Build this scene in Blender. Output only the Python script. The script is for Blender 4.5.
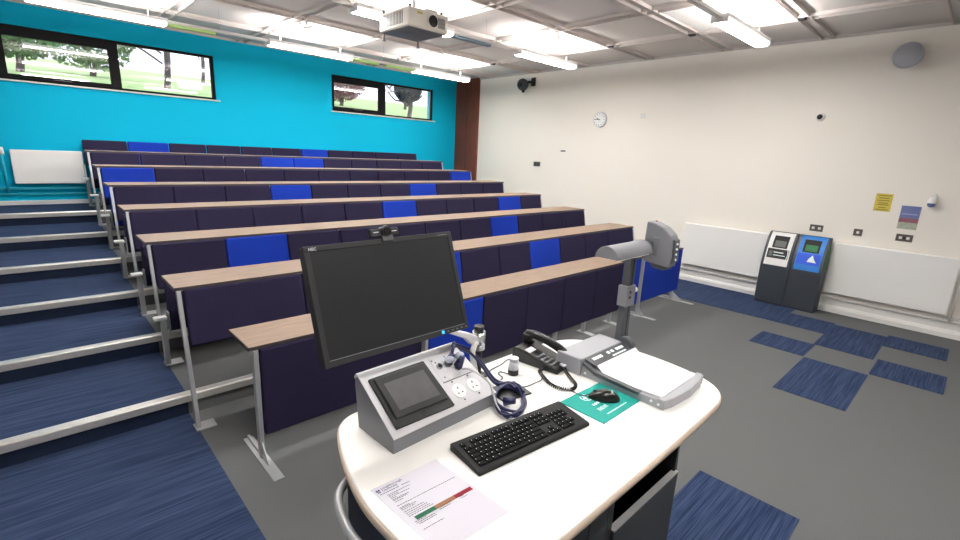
import bpy, bmesh, math, random
from mathutils import Vector, Matrix
random.seed(7)
PI = math.pi
for o in list(bpy.data.objects): bpy.data.objects.remove(o, do_unlink=True)
SC = bpy.context.scene
COL = SC.collection

# ---------------------------------------------------------------- camera
F_PX, YAW, PITCH, ROLL, CAM_H = 472.287, 43.857, 13.735, 2.651, 1.831
cd = bpy.data.cameras.new('camera'); cam = bpy.data.objects.new('camera', cd); COL.objects.link(cam)
y_, p_, r_ = (math.radians(a) for a in (YAW, PITCH, ROLL))
Fw = Vector((math.sin(y_)*math.cos(p_), math.cos(y_)*math.cos(p_), -math.sin(p_)))
Rt = Fw.cross(Vector((0, 0, 1))).normalized(); Up = Rt.cross(Fw)
R2 = Rt*math.cos(r_)+Up*math.sin(r_); U2 = -Rt*math.sin(r_)+Up*math.cos(r_)
m = Matrix((R2, U2, -Fw)).transposed().to_4x4(); m.translation = (0, 0, CAM_H)
cam.matrix_world = m
cd.sensor_width = 36; cd.lens = F_PX/960*36; cd.clip_start = 0.02; cd.clip_end = 200
SC.camera = cam

# ---------------------------------------------------------------- world, exposure
SC.view_settings.view_transform = 'Standard'; SC.view_settings.look = 'None'
SC.view_settings.gamma = 1; SC.view_settings.use_curve_mapping = False
SC.view_settings.exposure = 0.95
W = bpy.data.worlds.new('sky'); SC.world = W; W.use_nodes = True
wn = W.node_tree; bg = wn.nodes['Background']
bg.inputs[0].default_value = (0.80, 0.82, 1.0, 1); bg.inputs[1].default_value = 1.5
TUBE = 34.0        # strength of the fluorescent diffusers
UPL = 46.0         # strength of the upward slots

# ---------------------------------------------------------------- materials
def lin(c):
    return tuple(((v/255)/12.92 if v/255 <= 0.04045 else ((v/255+0.055)/1.055)**2.4) for v in c)
def mat(name, c, rough=0.6, metal=0.0, noise=0.0, scale=200.0, bump=0.0, spec=0.5, stretch=None, c2=None, detail=4, coat=0):
    M = bpy.data.materials.new(name); M.use_nodes = True
    nt = M.node_tree; b = nt.nodes['Principled BSDF']
    base = lin(c)
    b.inputs['Base Color'].default_value = (*base, 1)
    b.inputs['Roughness'].default_value = rough; b.inputs['Metallic'].default_value = metal
    b.inputs['Specular IOR Level'].default_value = spec
    if coat: b.inputs['Coat Weight'].default_value = coat
    if noise or bump or c2:
        tc = nt.nodes.new('ShaderNodeTexCoord'); mp = nt.nodes.new('ShaderNodeMapping')
        if stretch: mp.inputs['Scale'].default_value = stretch
        nt.links.new(tc.outputs['Object'], mp.inputs[0])
        n = nt.nodes.new('ShaderNodeTexNoise'); n.inputs['Scale'].default_value = scale; n.inputs['Detail'].default_value = detail
        nt.links.new(mp.outputs[0], n.inputs[0])
        if noise or c2:
            mr = nt.nodes.new('ShaderNodeMapRange'); mr.inputs[1].default_value = 0.3; mr.inputs[2].default_value = 0.7
            nt.links.new(n.outputs[0], mr.inputs[0])
            mx = nt.nodes.new('ShaderNodeMix'); mx.data_type = 'RGBA'
            a = lin(c2) if c2 else tuple(v*(1-noise) for v in base)
            d = base if c2 else tuple(min(1, v*(1+noise)) for v in base)
            mx.inputs[6].default_value = (*a, 1); mx.inputs[7].default_value = (*d, 1)
            nt.links.new(mr.outputs[0], mx.inputs[0]); nt.links.new(mx.outputs[2], b.inputs['Base Color'])
        if bump:
            bp = nt.nodes.new('ShaderNodeBump'); bp.inputs['Strength'].default_value = bump; bp.inputs['Distance'].default_value = 0.002
            nt.links.new(n.outputs[0], bp.inputs['Height']); nt.links.new(bp.outputs[0], b.inputs['Normal'])
    return M
def emat(name, c, s):
    M = bpy.data.materials.new(name); M.use_nodes = True
    nt = M.node_tree; nt.nodes.clear()
    e = nt.nodes.new('ShaderNodeEmission'); o = nt.nodes.new('ShaderNodeOutputMaterial')
    e.inputs[0].default_value = (*lin(c), 1); e.inputs[1].default_value = s
    nt.links.new(e.outputs[0], o.inputs[0]); return M
def glassmat(name, tint=(255, 255, 255), refl=0.06, rough=0.02):
    M = bpy.data.materials.new(name); M.use_nodes = True
    nt = M.node_tree; nt.nodes.clear()
    t = nt.nodes.new('ShaderNodeBsdfTransparent'); t.inputs[0].default_value = (*lin(tint), 1)
    g = nt.nodes.new('ShaderNodeBsdfGlossy'); g.inputs['Roughness'].default_value = rough
    f = nt.nodes.new('ShaderNodeFresnel'); f.inputs[0].default_value = 1.5
    a = nt.nodes.new('ShaderNodeMath'); a.operation = 'MULTIPLY_ADD'; a.inputs[1].default_value = 1.6; a.inputs[2].default_value = refl
    a.use_clamp = True
    x = nt.nodes.new('ShaderNodeMixShader'); o = nt.nodes.new('ShaderNodeOutputMaterial')
    nt.links.new(f.outputs[0], a.inputs[0]); nt.links.new(a.outputs[0], x.inputs[0])
    nt.links.new(t.outputs[0], x.inputs[1]); nt.links.new(g.outputs[0], x.inputs[2]); nt.links.new(x.outputs[0], o.inputs[0])
    return M
def striped(name, c1, c2, c3, rough=0.95):
    """carpet tile with fine lines running along X"""
    M = mat(name, c1, rough, spec=0.1); nt = M.node_tree; b = nt.nodes['Principled BSDF']
    tc = nt.nodes.new('ShaderNodeTexCoord'); mp = nt.nodes.new('ShaderNodeMapping'); mp.inputs['Scale'].default_value = (1.2, 55, 55)
    nt.links.new(tc.outputs['Object'], mp.inputs[0])
    n = nt.nodes.new('ShaderNodeTexNoise'); n.inputs['Scale'].default_value = 2.6; n.inputs['Detail'].default_value = 3
    nt.links.new(mp.outputs[0], n.inputs[0])
    cr = nt.nodes.new('ShaderNodeValToRGB'); e = cr.color_ramp.elements
    e[0].position = 0.36; e[0].color = (*lin(c2), 1); e[1].position = 0.66; e[1].color = (*lin(c3), 1)
    k = cr.color_ramp.elements.new(0.5); k.color = (*lin(c1), 1)
    nt.links.new(n.outputs[0], cr.inputs[0]); nt.links.new(cr.outputs[0], b.inputs['Base Color'])
    return M

MT = dict(
    carpet=mat('grey_carpet', (96, 98, 99), 0.95, noise=0.22, scale=260, bump=0.5, spec=0.1),
    blue_carpet=striped('blue_striped_carpet', (46, 60, 88), (33, 45, 74), (60, 73, 102)),
    riser=mat('shaded_riser_carpet', (33, 42, 62), 0.95, noise=0.2, scale=200, spec=0.1),  # same blue carpet, with the riser shade put into a darker colour
    cream=mat('cream_wall', (250, 245, 236), 0.85, noise=0.02, scale=90, bump=0.25, spec=0.2),
    teal=mat('turquoise_wall', (0, 178, 214), 0.8, noise=0.03, scale=90, bump=0.25, spec=0.2),
    tealtrim=mat('turquoise_trim', (8, 160, 185), 0.5),
    ceil=mat('ceiling_tile', (208, 203, 200), 0.9, noise=0.05, scale=150, spec=0.2),
    coffer_glow=mat('painted_coffer_glow', (250, 249, 247), 0.5),  # up-light on the coffers painted in as a whiter ceiling colour
    rib=mat('ceiling_rib', (200, 192, 188), 0.6, spec=0.4),
    black=mat('dark_joint', (30, 30, 32), 0.7),
    white=mat('white_paint', (236, 235, 232), 0.45),
    whitegloss=mat('white_enamel', (250, 250, 248), 0.3),
    brown=mat('brown_timber', (116, 58, 36), 0.55, c2=(88, 42, 26), stretch=(3, 3, 0.3), scale=12),
    frame=mat('dark_window_frame', (18, 18, 20), 0.7, spec=0.2),
    purple=mat('dark_purple_fabric', (41, 37, 62), 0.95, noise=0.22, scale=420, bump=0.4, spec=0.15),
    blue=mat('bright_blue_fabric', (24, 54, 160), 0.9, noise=0.12, scale=420, bump=0.4, spec=0.15),
    steel=mat('silver_grey_paint', (176, 178, 180), 0.4, metal=0.35),
    alu=mat('aluminium_nosing', (205, 203, 198), 0.38, metal=0.5, noise=0.06, scale=40),
    wood=mat('greyed_oak_laminate', (146, 124, 106), 0.55, c2=(120, 102, 90), stretch=(0.6, 9, 9), scale=9, spec=0.35),
    edge=mat('dark_edge_band', (62, 54, 58), 0.6),
    laminate=mat('white_laminate', (244, 243, 240), 0.35, spec=0.4),
    beige=mat('beige_edge', (222, 202, 184), 0.5),
    carcass=mat('black_carcass', (36, 39, 42), 0.5),
    carcass2=mat('dark_grey_door', (50, 54, 58), 0.45),
    inside=mat('black_interior', (12, 12, 14), 0.7),
    chrome=mat('brushed_chrome', (200, 202, 206), 0.25, metal=0.9),
    silver=mat('silver_plastic', (214, 214, 219), 0.42), traygrey=mat('silver_grey_tray', (156, 158, 164), 0.42, metal=0.1),
    greyp=mat('grey_plastic', (118, 120, 126), 0.5),
    dgrey=mat('dark_grey_plastic', (72, 75, 80), 0.5),
    blackp=mat('black_plastic', (9, 10, 11), 0.3),
    keycap=mat('key_cap', (15, 15, 17), 0.75, spec=0.15),
    kbcase=mat('keyboard_case', (20, 21, 23), 0.6, spec=0.25),
    blackm=mat('black_matt_plastic', (30, 32, 35), 0.55),
    screen=mat('dark_monitor_screen', (31, 34, 37), 0.42, spec=0.3, noise=0.05, scale=60),
    tscreen=mat('grey_touch_screen', (86, 86, 88), 0.35, noise=0.12, scale=30),
    paper=mat('white_paper', (238, 238, 244), 0.8), sheet=mat('printed_sheet_paper', (203, 202, 212), 0.85, spec=0.1),
    ink=mat('dark_ink', (52, 50, 62), 0.8), navy=mat('navy_ink', (40, 36, 96), 0.8),
    green=mat('green_print', (8, 86, 56), 0.8), tan=mat('tan_print', (142, 98, 70), 0.8), red=mat('red_print', (140, 18, 38), 0.8),
    mint=mat('teal_mat', (0, 146, 136), 0.75), print=mat('white_print', (235, 250, 248), 0.8),
    cable=mat('blue_cable', (26, 30, 76), 0.4), clear=mat('frosted_plastic', (200, 202, 210), 0.25), clearblue=mat('smoky_blue_plastic', (160, 166, 184), 0.25),
    binbody=mat('charcoal_bin', (50, 56, 64), 0.45), binblue=mat('blue_bin_panel', (10, 118, 206), 0.4),
    binsign=mat('royal_blue_sign', (10, 82, 214), 0.4), binwhite=mat('white_bin_panel', (238, 238, 236), 0.4),
    bingreen=mat('green_liner', (10, 110, 58), 0.5), bingrey=mat('grey_liner', (96, 98, 98), 0.5),
    noticeink=mat('olive_print', (128, 112, 44), 0.7), yellow=mat('yellow_notice', (204, 186, 78), 0.6), posterblue=mat('poster_blue', (96, 108, 156), 0.6),
    posterred=mat('poster_red', (140, 84, 98), 0.6), postergreen=mat('poster_green', (152, 168, 142), 0.6, c2=(190, 194, 180), scale=30, noise=0.1),
    postergrey=mat('poster_pale', (150, 160, 196), 0.6),
    socket=mat('steel_socket', (96, 90, 86), 0.4, metal=0.4), speaker=mat('speaker_grey', (176, 178, 188), 0.6),
    projector=mat('projector_white', (232, 228, 218), 0.4), lens=mat('projector_lens', (20, 12, 16), 0.1, coat=0.8),
    greentube=mat('green_tinted_cover', (200, 240, 150), 0.4),
    bluegrey=mat('blue_grey_tray', (110, 132, 146), 0.5),
    tube=emat('lit_diffuser', (255, 251, 246), TUBE), tubeside=emat('lit_diffuser_edge', (255, 251, 246), 1.3), up=emat('lit_up_slot', (255, 250, 246), UPL),
    led=emat('blue_power_light', (60, 170, 255), 1.2),
    glass=glassmat('window_glass'),
    grass=mat('lawn', (168, 200, 128), 0.95, noise=0.2, scale=4), bark=mat('bark', (78, 66, 66), 0.9, noise=0.2, scale=10),
    leaf=mat('green_leaves', (92, 132, 74), 0.9, noise=0.3, scale=3), leaf2=mat('mauve_red_leaves', (150, 98, 104), 0.9, noise=0.3, scale=3),
    leaf3=mat('dark_conifer', (44, 54, 66), 0.9, noise=0.3, scale=3),
)
MT['tube'].cycles.emission_sampling = 'FRONT'

# ---------------------------------------------------------------- mesh helpers
WM = {}
class G:
    """collects shapes in world (or local) coordinates and links them as ONE mesh object"""
    def __init__(s): s.b = bmesh.new()
    def _new(s, fn):
        v0 = len(s.b.verts); fn(); s.b.verts.ensure_lookup_table(); return [s.b.verts[i] for i in range(v0, len(s.b.verts))]
    def box(s, lo, hi, r=0.0, seg=2, M=None):
        c = [(a+b)/2 for a, b in zip(lo, hi)]; d = [abs(b-a) for a, b in zip(lo, hi)]
        t = bmesh.new(); bmesh.ops.create_cube(t, size=1)
        bmesh.ops.scale(t, vec=d, verts=t.verts)
        if r > 0: bmesh.ops.bevel(t, geom=list(t.edges), offset=min(r, min(d)*0.49), segments=seg, affect='EDGES', profile=0.5)
        bmesh.ops.translate(t, vec=c, verts=t.verts)
        return s._merge(t, M)
    def _merge(s, t, M=None):
        if M is not None: bmesh.ops.transform(t, matrix=M, verts=t.verts)
        mp = {v: s.b.verts.new(v.co) for v in t.verts}
        for f in t.faces:
            try: nf = s.b.faces.new([mp[v] for v in f.verts]); nf.smooth = f.smooth
            except ValueError: pass
        t.free(); return s
    def cyl(s, p0, p1, r, r2=None, seg=20, M=None, smooth=True):
        p0 = Vector(p0); p1 = Vector(p1); d = p1-p0; t = bmesh.new()
        bmesh.ops.create_cone(t, cap_ends=True, segments=seg, radius1=r, radius2=r if r2 is None else r2, depth=d.length)
        for f in t.faces:
            f.smooth = smooth and len(f.verts) == 4
        T = Matrix.Translation((p0+p1)/2) @ d.to_track_quat('Z', 'Y').to_matrix().to_4x4()
        bmesh.ops.transform(t, matrix=T, verts=t.verts)
        return s._merge(t, M)
    def ball(s, c, r, sc=(1, 1, 1), seg=20, M=None):
        t = bmesh.new(); bmesh.ops.create_uvsphere(t, u_segments=seg, v_segments=seg//2, radius=r)
        for f in t.faces: f.smooth = True
        bmesh.ops.scale(t, vec=sc, verts=t.verts); bmesh.ops.translate(t, vec=c, verts=t.verts)
        return s._merge(t, M)
    def prism(s, prof, axis, a, b, M=None, bev=0.0, smooth=False):
        """prof: 2D points in the two remaining axes (in order), extruded along axis from a to b"""
        t = bmesh.new()
        def P(u, v, w):
            return {'x': (w, u, v), 'y': (u, w, v), 'z': (u, v, w)}[axis]
        A = [t.verts.new(P(u, v, a)) for u, v in prof]; B = [t.verts.new(P(u, v, b)) for u, v in prof]
        n = len(prof); t.faces.new(A); t.faces.new(B[::-1])
        for i in range(n):
            f = t.faces.new((A[i], B[i], B[(i+1) % n], A[(i+1) % n])); f.smooth = smooth
        bmesh.ops.recalc_face_normals(t, faces=t.faces)
        if bev: bmesh.ops.bevel(t, geom=list(t.edges), offset=bev, segments=2, affect='EDGES', profile=0.5)
        return s._merge(t, M)
    def tube(s, pts, r, seg=10, n=6, M=None, closed=False):
        P = smooth_path(pts, n) if n > 1 else [Vector(p) for p in pts]
        t = bmesh.new(); rings = []
        nrm = None
        for i, p in enumerate(P):
            d = (P[min(i+1, len(P)-1)]-P[max(i-1, 0)]).normalized()
            if nrm is None:
                nrm = d.orthogonal().normalized()
            nrm = (nrm-d*nrm.dot(d)).normalized(); bn = d.cross(nrm)
            rings.append([t.verts.new(p+nrm*math.cos(2*PI*k/seg)*r+bn*math.sin(2*PI*k/seg)*r) for k in range(seg)])
        for i in range(len(rings)-1):
            for k in range(seg):
                f = t.faces.new((rings[i][k], rings[i][(k+1) % seg], rings[i+1][(k+1) % seg], rings[i+1][k])); f.smooth = True
        t.faces.new(rings[0][::-1]); t.faces.new(rings[-1])
        return s._merge(t, M)
    def build(s, name, material, parent=None, world=True):
        me = bpy.data.meshes.new(name)
        if parent is not None and world:
            bmesh.ops.transform(s.b, matrix=WM[parent.name_full].inverted(), verts=s.b.verts)
        bmesh.ops.recalc_face_normals(s.b, faces=s.b.faces)
        s.b.to_mesh(me); s.b.free(); me.materials.append(MT[material] if isinstance(material, str) else material)
        o = bpy.data.objects.new(name, me); COL.objects.link(o)
        if parent is not None:
            o.parent = parent; WM[o.name_full] = WM[parent.name_full]
        else: WM[o.name_full] = Matrix.Identity(4)
        return o
def smooth_path(pts, n):
    P = [Vector(p) for p in pts]; out = []
    for i in range(len(P)-1):
        a, b, c, d = P[max(i-1, 0)], P[i], P[i+1], P[min(i+2, len(P)-1)]
        for k in range(n):
            t = k/n
            out.append(0.5*((2*b)+(c-a)*t+(2*a-5*b+4*c-d)*t*t+(3*b-a-3*c+d)*t**3))
    out.append(P[-1]); return out
def tag(o, label, cat, group=None, kind=None):
    o['label'] = label; o['category'] = cat
    if group: o['group'] = group
    if kind: o['kind'] = kind
    return o
def thing(name, loc, label, cat, rz=0.0, group=None):
    o = bpy.data.objects.new(name, None); COL.objects.link(o)
    o.location = loc; o.rotation_euler = (0, 0, rz); o.empty_display_size = 0.1
    WM[o.name_full] = Matrix.Translation(loc) @ Matrix.Rotation(rz, 4, 'Z')
    return tag(o, label, cat, group)
def struct(name, g, m):
    o = g.build(name, m); o['kind'] = 'structure'; return o
def dup(root, loc, label=None, group=None):
    r = root.copy(); COL.objects.link(r); r.location = loc
    if label: r['label'] = label
    if group: r['group'] = group
    for ch in list(root.children):
        c = ch.copy(); COL.objects.link(c); c.parent = r
        for gch in ch.children:
            e = gch.copy(); COL.objects.link(e); e.parent = c
    return r
def text_mesh(txt, size, mat_, parent, M, name='lettering', ext=0.0003, bold=0.0):
    cu = bpy.data.curves.new('t', 'FONT'); cu.body = txt; cu.size = size; cu.extrude = ext; cu.offset = bold
    t = bpy.data.objects.new('t', cu); COL.objects.link(t)
    bpy.context.view_layer.update()
    me = bpy.data.meshes.new_from_object(t.evaluated_get(bpy.context.evaluated_depsgraph_get()))
    bpy.data.objects.remove(t); me.name = name
    me.materials.clear(); me.materials.append(MT[mat_])
    me.transform(WM[parent.name_full].inverted() @ M)
    o = bpy.data.objects.new(name, me); COL.objects.link(o); o.parent = parent; WM[o.name_full] = WM[parent.name_full]
    return o

# ================================================================ SETTING
WX, BY, CZ = 7.6, 8.93, 3.47       # right wall, back wall, ceiling
LX, FY = -2.2, -3.2
ZW = -0.1
XL, XR = 0.613, 6.345              # seat rows
Y2, PIT, RISE = 3.413, 0.901, 0.147
N1 = 3.465                         # first nosing
AX = 0.605                         # aisle carpet edge

# flat floor (grey), with blue carpet tiles
g = G(); g.box((LX, FY, -0.1), (WX, N1, 0)); struct('floor', g, 'carpet')
g = G(); g.box((LX, FY, 0), (AX, N1, 0.004)); struct('floor', g, 'blue_carpet')
bt = 0.004
def tile(x0, y0, x1, y1):
    g = G(); g.box((x0, y0, 0), (x1, y1, bt)); struct('floor', g, 'blue_carpet')
tile(6.46, 1.44, WX, N1)
tile(5.98, 0.93, 6.98, 1.44) if False else None
tile(6.46, 0.95, 7.03, 1.44)
tile(5.97, 0.44, 6.97, 0.95)
tile(6.57, -0.07, 7.06, 0.44)
tile(5.47, 0.93, 5.95, 1.44)
tile(5.50, -0.10, 6.03, 0.41)
tile(4.44, 0.41, 5.45, 0.92)
tile(1.78, 0.33, 2.785, 0.86)
# tiers
NT = 6
for j in range(1, NT+1):
    y0 = N1+(j-1)*PIT; y1 = N1+j*PIT if j < NT else BY; z = RISE*j
    g = G(); g.box((LX, y0, -0.1), (WX, y1, z)); struct('floor', g, 'carpet')
    g = G(); g.box((LX, y0+0.03, z), (AX, y1, z+0.004)); struct('floor', g, 'blue_carpet')
    g = G(); g.box((LX, y0-0.004, z-RISE+(0.004 if j > 0 else 0)), (AX, y0, z-0.03)); struct('floor', g, 'riser')
    g = G(); g.prism([(y0-0.016, z-0.050), (y0-0.016, z-0.004), (y0-0.009, z+0.005), (y0+0.045, z+0.005), (y0+0.045, z), (y0-0.006, z), (y0-0.006, z-0.050)], 'x', LX, WX)
    struct('trim_%d' % j, g, 'alu')

# walls
WLx0, WLx1, WLz0, WLz1 = -0.10, 2.43, 2.50, 3.17
WRx0, WRx1, WRz0, WRz1 = 4.45, 6.88, 2.52, 3.18
g = G()
T = 0.22
g.box((LX-0.2, BY, ZW), (WX+0.2, BY+T, 2.50))
g.box((LX-0.2, BY, 3.18), (WX+0.2, BY+T, CZ+0.3))
g.box((LX-0.2, BY, 2.50), (WLx0, BY+T, 3.18)); g.box((WLx1, BY, 2.50), (WRx0, BY+T, 3.18)); g.box((WRx1, BY, 2.50), (WX+0.2, BY+T, 3.18))
g.box((WLx0, BY, 3.17), (WLx1, BY+T, 3.18)); g.box((WRx0, BY, 2.50), (WRx1, BY+T, 2.52))
struct('wall_back', g, 'teal')
g = G(); g.box((WX, FY-0.2, ZW), (WX+0.2, BY, CZ+0.3)); struct('wall_right', g, 'cream')
g = G(); g.box((LX-0.2, FY-0.2, ZW), (LX, BY, CZ+0.3)); struct('wall_left', g, 'cream')
g = G(); g.box((LX, FY-0.2, ZW), (WX, FY, CZ+0.3)); struct('wall_front', g, 'cream')

# windows
def window(n, x0, x1, z0, z1, panes, handle):
    fy0, fy1 = BY+0.03, BY+0.09
    root = struct('window_%d' % n, (lambda g: g.box((x0, fy0, z0), (x1, fy1, z0+0.035)).box((x0, fy0, z1-0.035), (x1, fy1, z1))
        .box((x0, fy0, z0+0.035), (x0+0.035, fy1, z1-0.035)).box((x1-0.045, fy0, z0+0.035), (x1, fy1, z1-0.035))
        .box((panes[0][1]+0.0, fy0, z0+0.035), (panes[1][0], fy1, z1-0.035)))(G()), 'frame')
    for i, (a, b, c, d) in enumerate(panes):
        if i == 0:
            s = G(); o0, o1 = x0+0.035, panes[0][1]
            s.box((o0, fy0-0.02, z0+0.035), (o1, fy1-0.005, c)).box((o0, fy0-0.02, d), (o1, fy1-0.005, z1-0.035))
            s.box((o0, fy0-0.02, c), (a, fy1-0.005, d)); s.build('sash_frame', 'frame', root)
            h = G(); h.box(((a+b)/2-0.1, fy0-0.04, c-0.035), ((a+b)/2+0.1, fy0-0.02, c-0.018), 0.005); h.build('window_handle', 'dgrey', root)
        p = G(); p.box((a-0.01, fy0+0.02, c-0.005), (b+0.01, fy0+0.026, d+0.005)); p.build('pane', 'glass', root)
    s = G(); s.box((x0-0.03, BY-0.035, z0-0.02), (x1+0.05, BY+0.03, z0), 0.004); s.build('window_sill', 'white', root)
window(1, WLx0, WLx1, WLz0, WLz1, [(0.0, 1.07, 2.575, 3.04), (1.19, 2.36, 2.535, 3.135)], True)
window(2, WRx0, WRx1, WRz0, WRz1, [(4.50, 5.50, 2.61, 3.05), (5.655, 6.815, 2.555, 3.145)], True)
# brown timber door panel in the right wall by the corner
g = G(); g.box((WX-0.05, 8.17, 0.882), (WX, BY, CZ)); d = struct('door_1', g, 'brown')
h = G(); h.box((WX-0.056, 8.53, 0.89), (WX-0.05, 8.538, CZ-0.02)); h.build('door_gap', 'black', d)

# skirtings and pipe boxing
g = G(); g.prism([(WX-0.02, 0), (WX-0.045, 0.0), (WX-0.045, 0.055), (WX-0.03, 0.085), (WX-0.02, 0.095), (WX-0.02, 0.17), (WX, 0.17), (WX, 0)][::-1], 'y', FY, N1-0.02, smooth=False)
struct('baseboard_right', g, 'white')
g = G(); g.box((WX-0.05, -0.9, 0.185), (WX, N1-0.3, 0.215), 0.006).box((WX-0.03, -0.9, 0.235), (WX, N1-0.3, 0.25), 0.004); struct('trim_7', g, 'white')
g = G(); g.box((LX, BY-0.02, 0.886), (XL+0.5, BY, 0.945), 0.004); struct('baseboard_back', g, 'white')
g = G(); g.box((LX, BY-0.05, 1.09), (XL+0.5, BY, 1.125), 0.006); struct('trim_8', g, 'tealtrim')
g = G(); g.box((LX, BY-0.03, 1.02), (XL+0.5, BY, 1.045), 0.004); struct('trim_9', g, 'tealtrim')
g = G(); g.box((WX-0.02, FY, CZ-0.022), (WX, 8.17, CZ)); struct('trim_10', g, 'socket')

# ceiling with a 1.2 m grid of coffers
g = G()
xs = [0.45+1.2*i for i in range(-2, 7)]; ys = [1.76+1.2*i for i in range(-4, 7)]
g.box((LX, FY, CZ), (WX, BY, CZ+0.1))
struct('ceiling', g, 'ceil')
def ribs(axis, v, a, b):
    g = G()
    for off in (-0.075, 0.055):
        if axis == 'y': g.prism([(v+off, CZ), (v+off+0.004, CZ-0.035), (v+off+0.016, CZ-0.035), (v+off+0.02, CZ)], 'y', a, b)
        else: g.prism([(v+off, CZ), (v+off+0.004, CZ-0.035), (v+off+0.016, CZ-0.035), (v+off+0.02, CZ)], 'x', a, b)
    return g
i = 11
for x in xs:
    g = ribs('y', x, FY, BY); struct('trim_%d' % i, g, 'rib'); i += 1
for y in ys:
    g = ribs('x', y, LX, WX); struct('trim_%d' % i, g, 'rib'); i += 1

# ================================================================ LIGHTS
tube_rows = {7.17: ([0.22, 2.66, 5.08], 'nearest the turquoise wall'), 4.70: ([0.22, 2.60, 5.03], 'in the middle run'), 2.08: ([0.22, 2.60, 5.02], 'in the front run'), -0.4: ([0.22, 2.60], 'behind')}
LZ = 3.16
fc = {}
def make_light():
    t = thing('ceiling_light', (0, 0, 0), 'x', 'ceiling light')
    h = G(); h.box((-0.62, -0.07, 0.046), (0.62, 0.07, 0.070), 0.004)
    h.box((-0.62, -0.088, 0.042), (0.62, -0.07, 0.074), 0.003); h.box((-0.62, 0.07, 0.042), (0.62, 0.088, 0.074), 0.003)
    h.box((-0.632, -0.08, 0.0), (-0.62, 0.08, 0.075), 0.003); h.box((0.62, -0.08, 0.0), (0.632, 0.08, 0.075), 0.003)
    h.build('housing', 'white', t, world=False)
    d = G(); d.prism([(-0.078, 0.044), (-0.078, 0.014), (-0.062, 0.002), (0.062, 0.002), (0.078, 0.014), (0.078, 0.044)], 'x', -0.62, 0.62); df = d.build('diffuser', 'tubeside', t, world=False)
    d = G(); d.box((-0.61, -0.06, -0.001), (0.61, 0.06, 0.0015)); d.build('lens_panel', 'tube', df, world=False)
    u = G(); u.box((-0.60, -0.065, 0.071), (0.60, 0.065, 0.074)); u.build('up_light_slot', 'up', t, world=False)
    w = G()
    for x in (-0.45, 0.45): w.cyl((x, 0, 0.075), (x, 0, CZ-LZ), 0.002, seg=6)
    w.build('suspension_wire', 'chrome', t, world=False)
    return t
proto = make_light(); first = True
pos = {0: 'left', 1: 'centre', 2: 'right'}
for y, (xs_, where) in tube_rows.items():
    for k, x in enumerate(xs_):
        lab = {7.17: 'lit fluorescent batten %s' % ['above the left window', 'above the gap left of the projector', 'near the brown timber panel'][k],
               4.70: 'lit fluorescent batten in the middle run, %s' % ['over the aisle side', 'just behind the projector', 'over the right seats'][k],
               2.08: 'lit fluorescent batten of the near run, %s' % ['left of the lectern', 'over the lectern', 'nearest the cream wall'][k],
               -0.4: 'lit fluorescent batten behind the lectern, %s' % ['nearer the aisle', 'nearer the cream wall'][min(k, 1)]}[y]
        L = (x+0.62, y, LZ)
        if first: proto.location = L; proto['label'] = lab; proto['group'] = 'fluorescent battens'; first = False
        else: dup(proto, L, lab, 'fluorescent battens')
# trunking between the battens
def trunk(y, segs, label, greens=()):
    t = thing('lighting_trunking', (segs[0][0], y, LZ+0.1), label, 'trunking')
    g = G()
    for a, b in segs:
        g = G(); g.box((a, y-0.03, LZ+0.035), (b, y+0.03, LZ+0.070), 0.004); g.build('rail', 'white', t)
    for a, b, m_ in greens:
        g = G(); g.box((a, y-0.03, LZ+0.0), (b, y+0.03, LZ+0.034), 0.006); g.build('unlit_cover', m_, t)
    for a, b in segs:
        g = G(); g.cyl(((a+b)/2, y, LZ+0.070), ((a+b)/2, y, CZ), 0.002, seg=6); g.build('suspension_wire', 'chrome', t)
trunk(7.17, [(1.475, 2.647), (3.915, 5.067)], 'white lighting rail with green-tinted sections near the turquoise wall', [(1.48, 2.0, 'greentube'), (3.93, 4.40, 'greentube'), (4.52, 5.06, 'greentube')])
trunk(4.70, [(1.475, 2.587), (3.855, 5.017)], 'white lighting rail running right from the projector', [(3.9, 4.5, 'bluegrey')])
trunk(2.08, [(1.475, 2.587), (3.855, 5.007)], 'white lighting rail of the near run')

for (x, y) in ((0.45, 6.56), (2.85, 6.56), (5.25, 6.56), (0.45, 4.16), (2.85, 4.16), (5.25, 4.16), (5.25, 1.76), (2.85, 1.76), (0.45, 1.76)):  # added white panels, so these coffers look brightly lit to their edges
    g = G(); g.box((x+0.085, y+0.085, CZ-0.012), (x+1.115, y+1.115, CZ-0.0), 0.003); struct('trim_%d' % i, g, 'coffer_glow'); i += 1
# cable knots and black ceiling vents
for y in (6.6, 4.16, 2.98, 1.77):
    nm = {6.6: 'by the brown panel', 4.16: 'second from the turquoise wall', 2.98: 'third from the turquoise wall', 1.77: 'nearest the front'}[y]
    g = G(); g.box((6.38, y-0.035, CZ-0.05), (6.46, y+0.035, CZ-0.001), 0.004)
    tag(g.build('ceiling_clip', 'black'), 'small black ceiling clip of the right-hand line, %s' % nm, 'ceiling clip', 'black ceiling clips')
for (x, y, nm) in ((3.0, 6.70, 'left of the projector'), (5.45, 6.85, 'right of the projector'), (5.42, 4.36, 'in front of the right middle bright bay')):
    g = G()
    for k in range(7):
        a = k*0.9; g.tube([(x+0.13*math.cos(a), y+0.06*math.sin(a), CZ-0.04), (x+0.03*math.sin(a*2), y+0.03*math.cos(a), CZ-0.10), (x-0.12*math.cos(a+0.6), y-0.05*math.sin(a), CZ-0.04)], 0.006, seg=6)
    g.cyl((x, y, CZ), (x, y, CZ-0.06), 0.03, 0.02)
    tag(g.build('cable_bundle', 'white'), 'small white knot of cable under the ceiling %s' % nm, 'cable', 'ceiling cable bundles')

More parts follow.
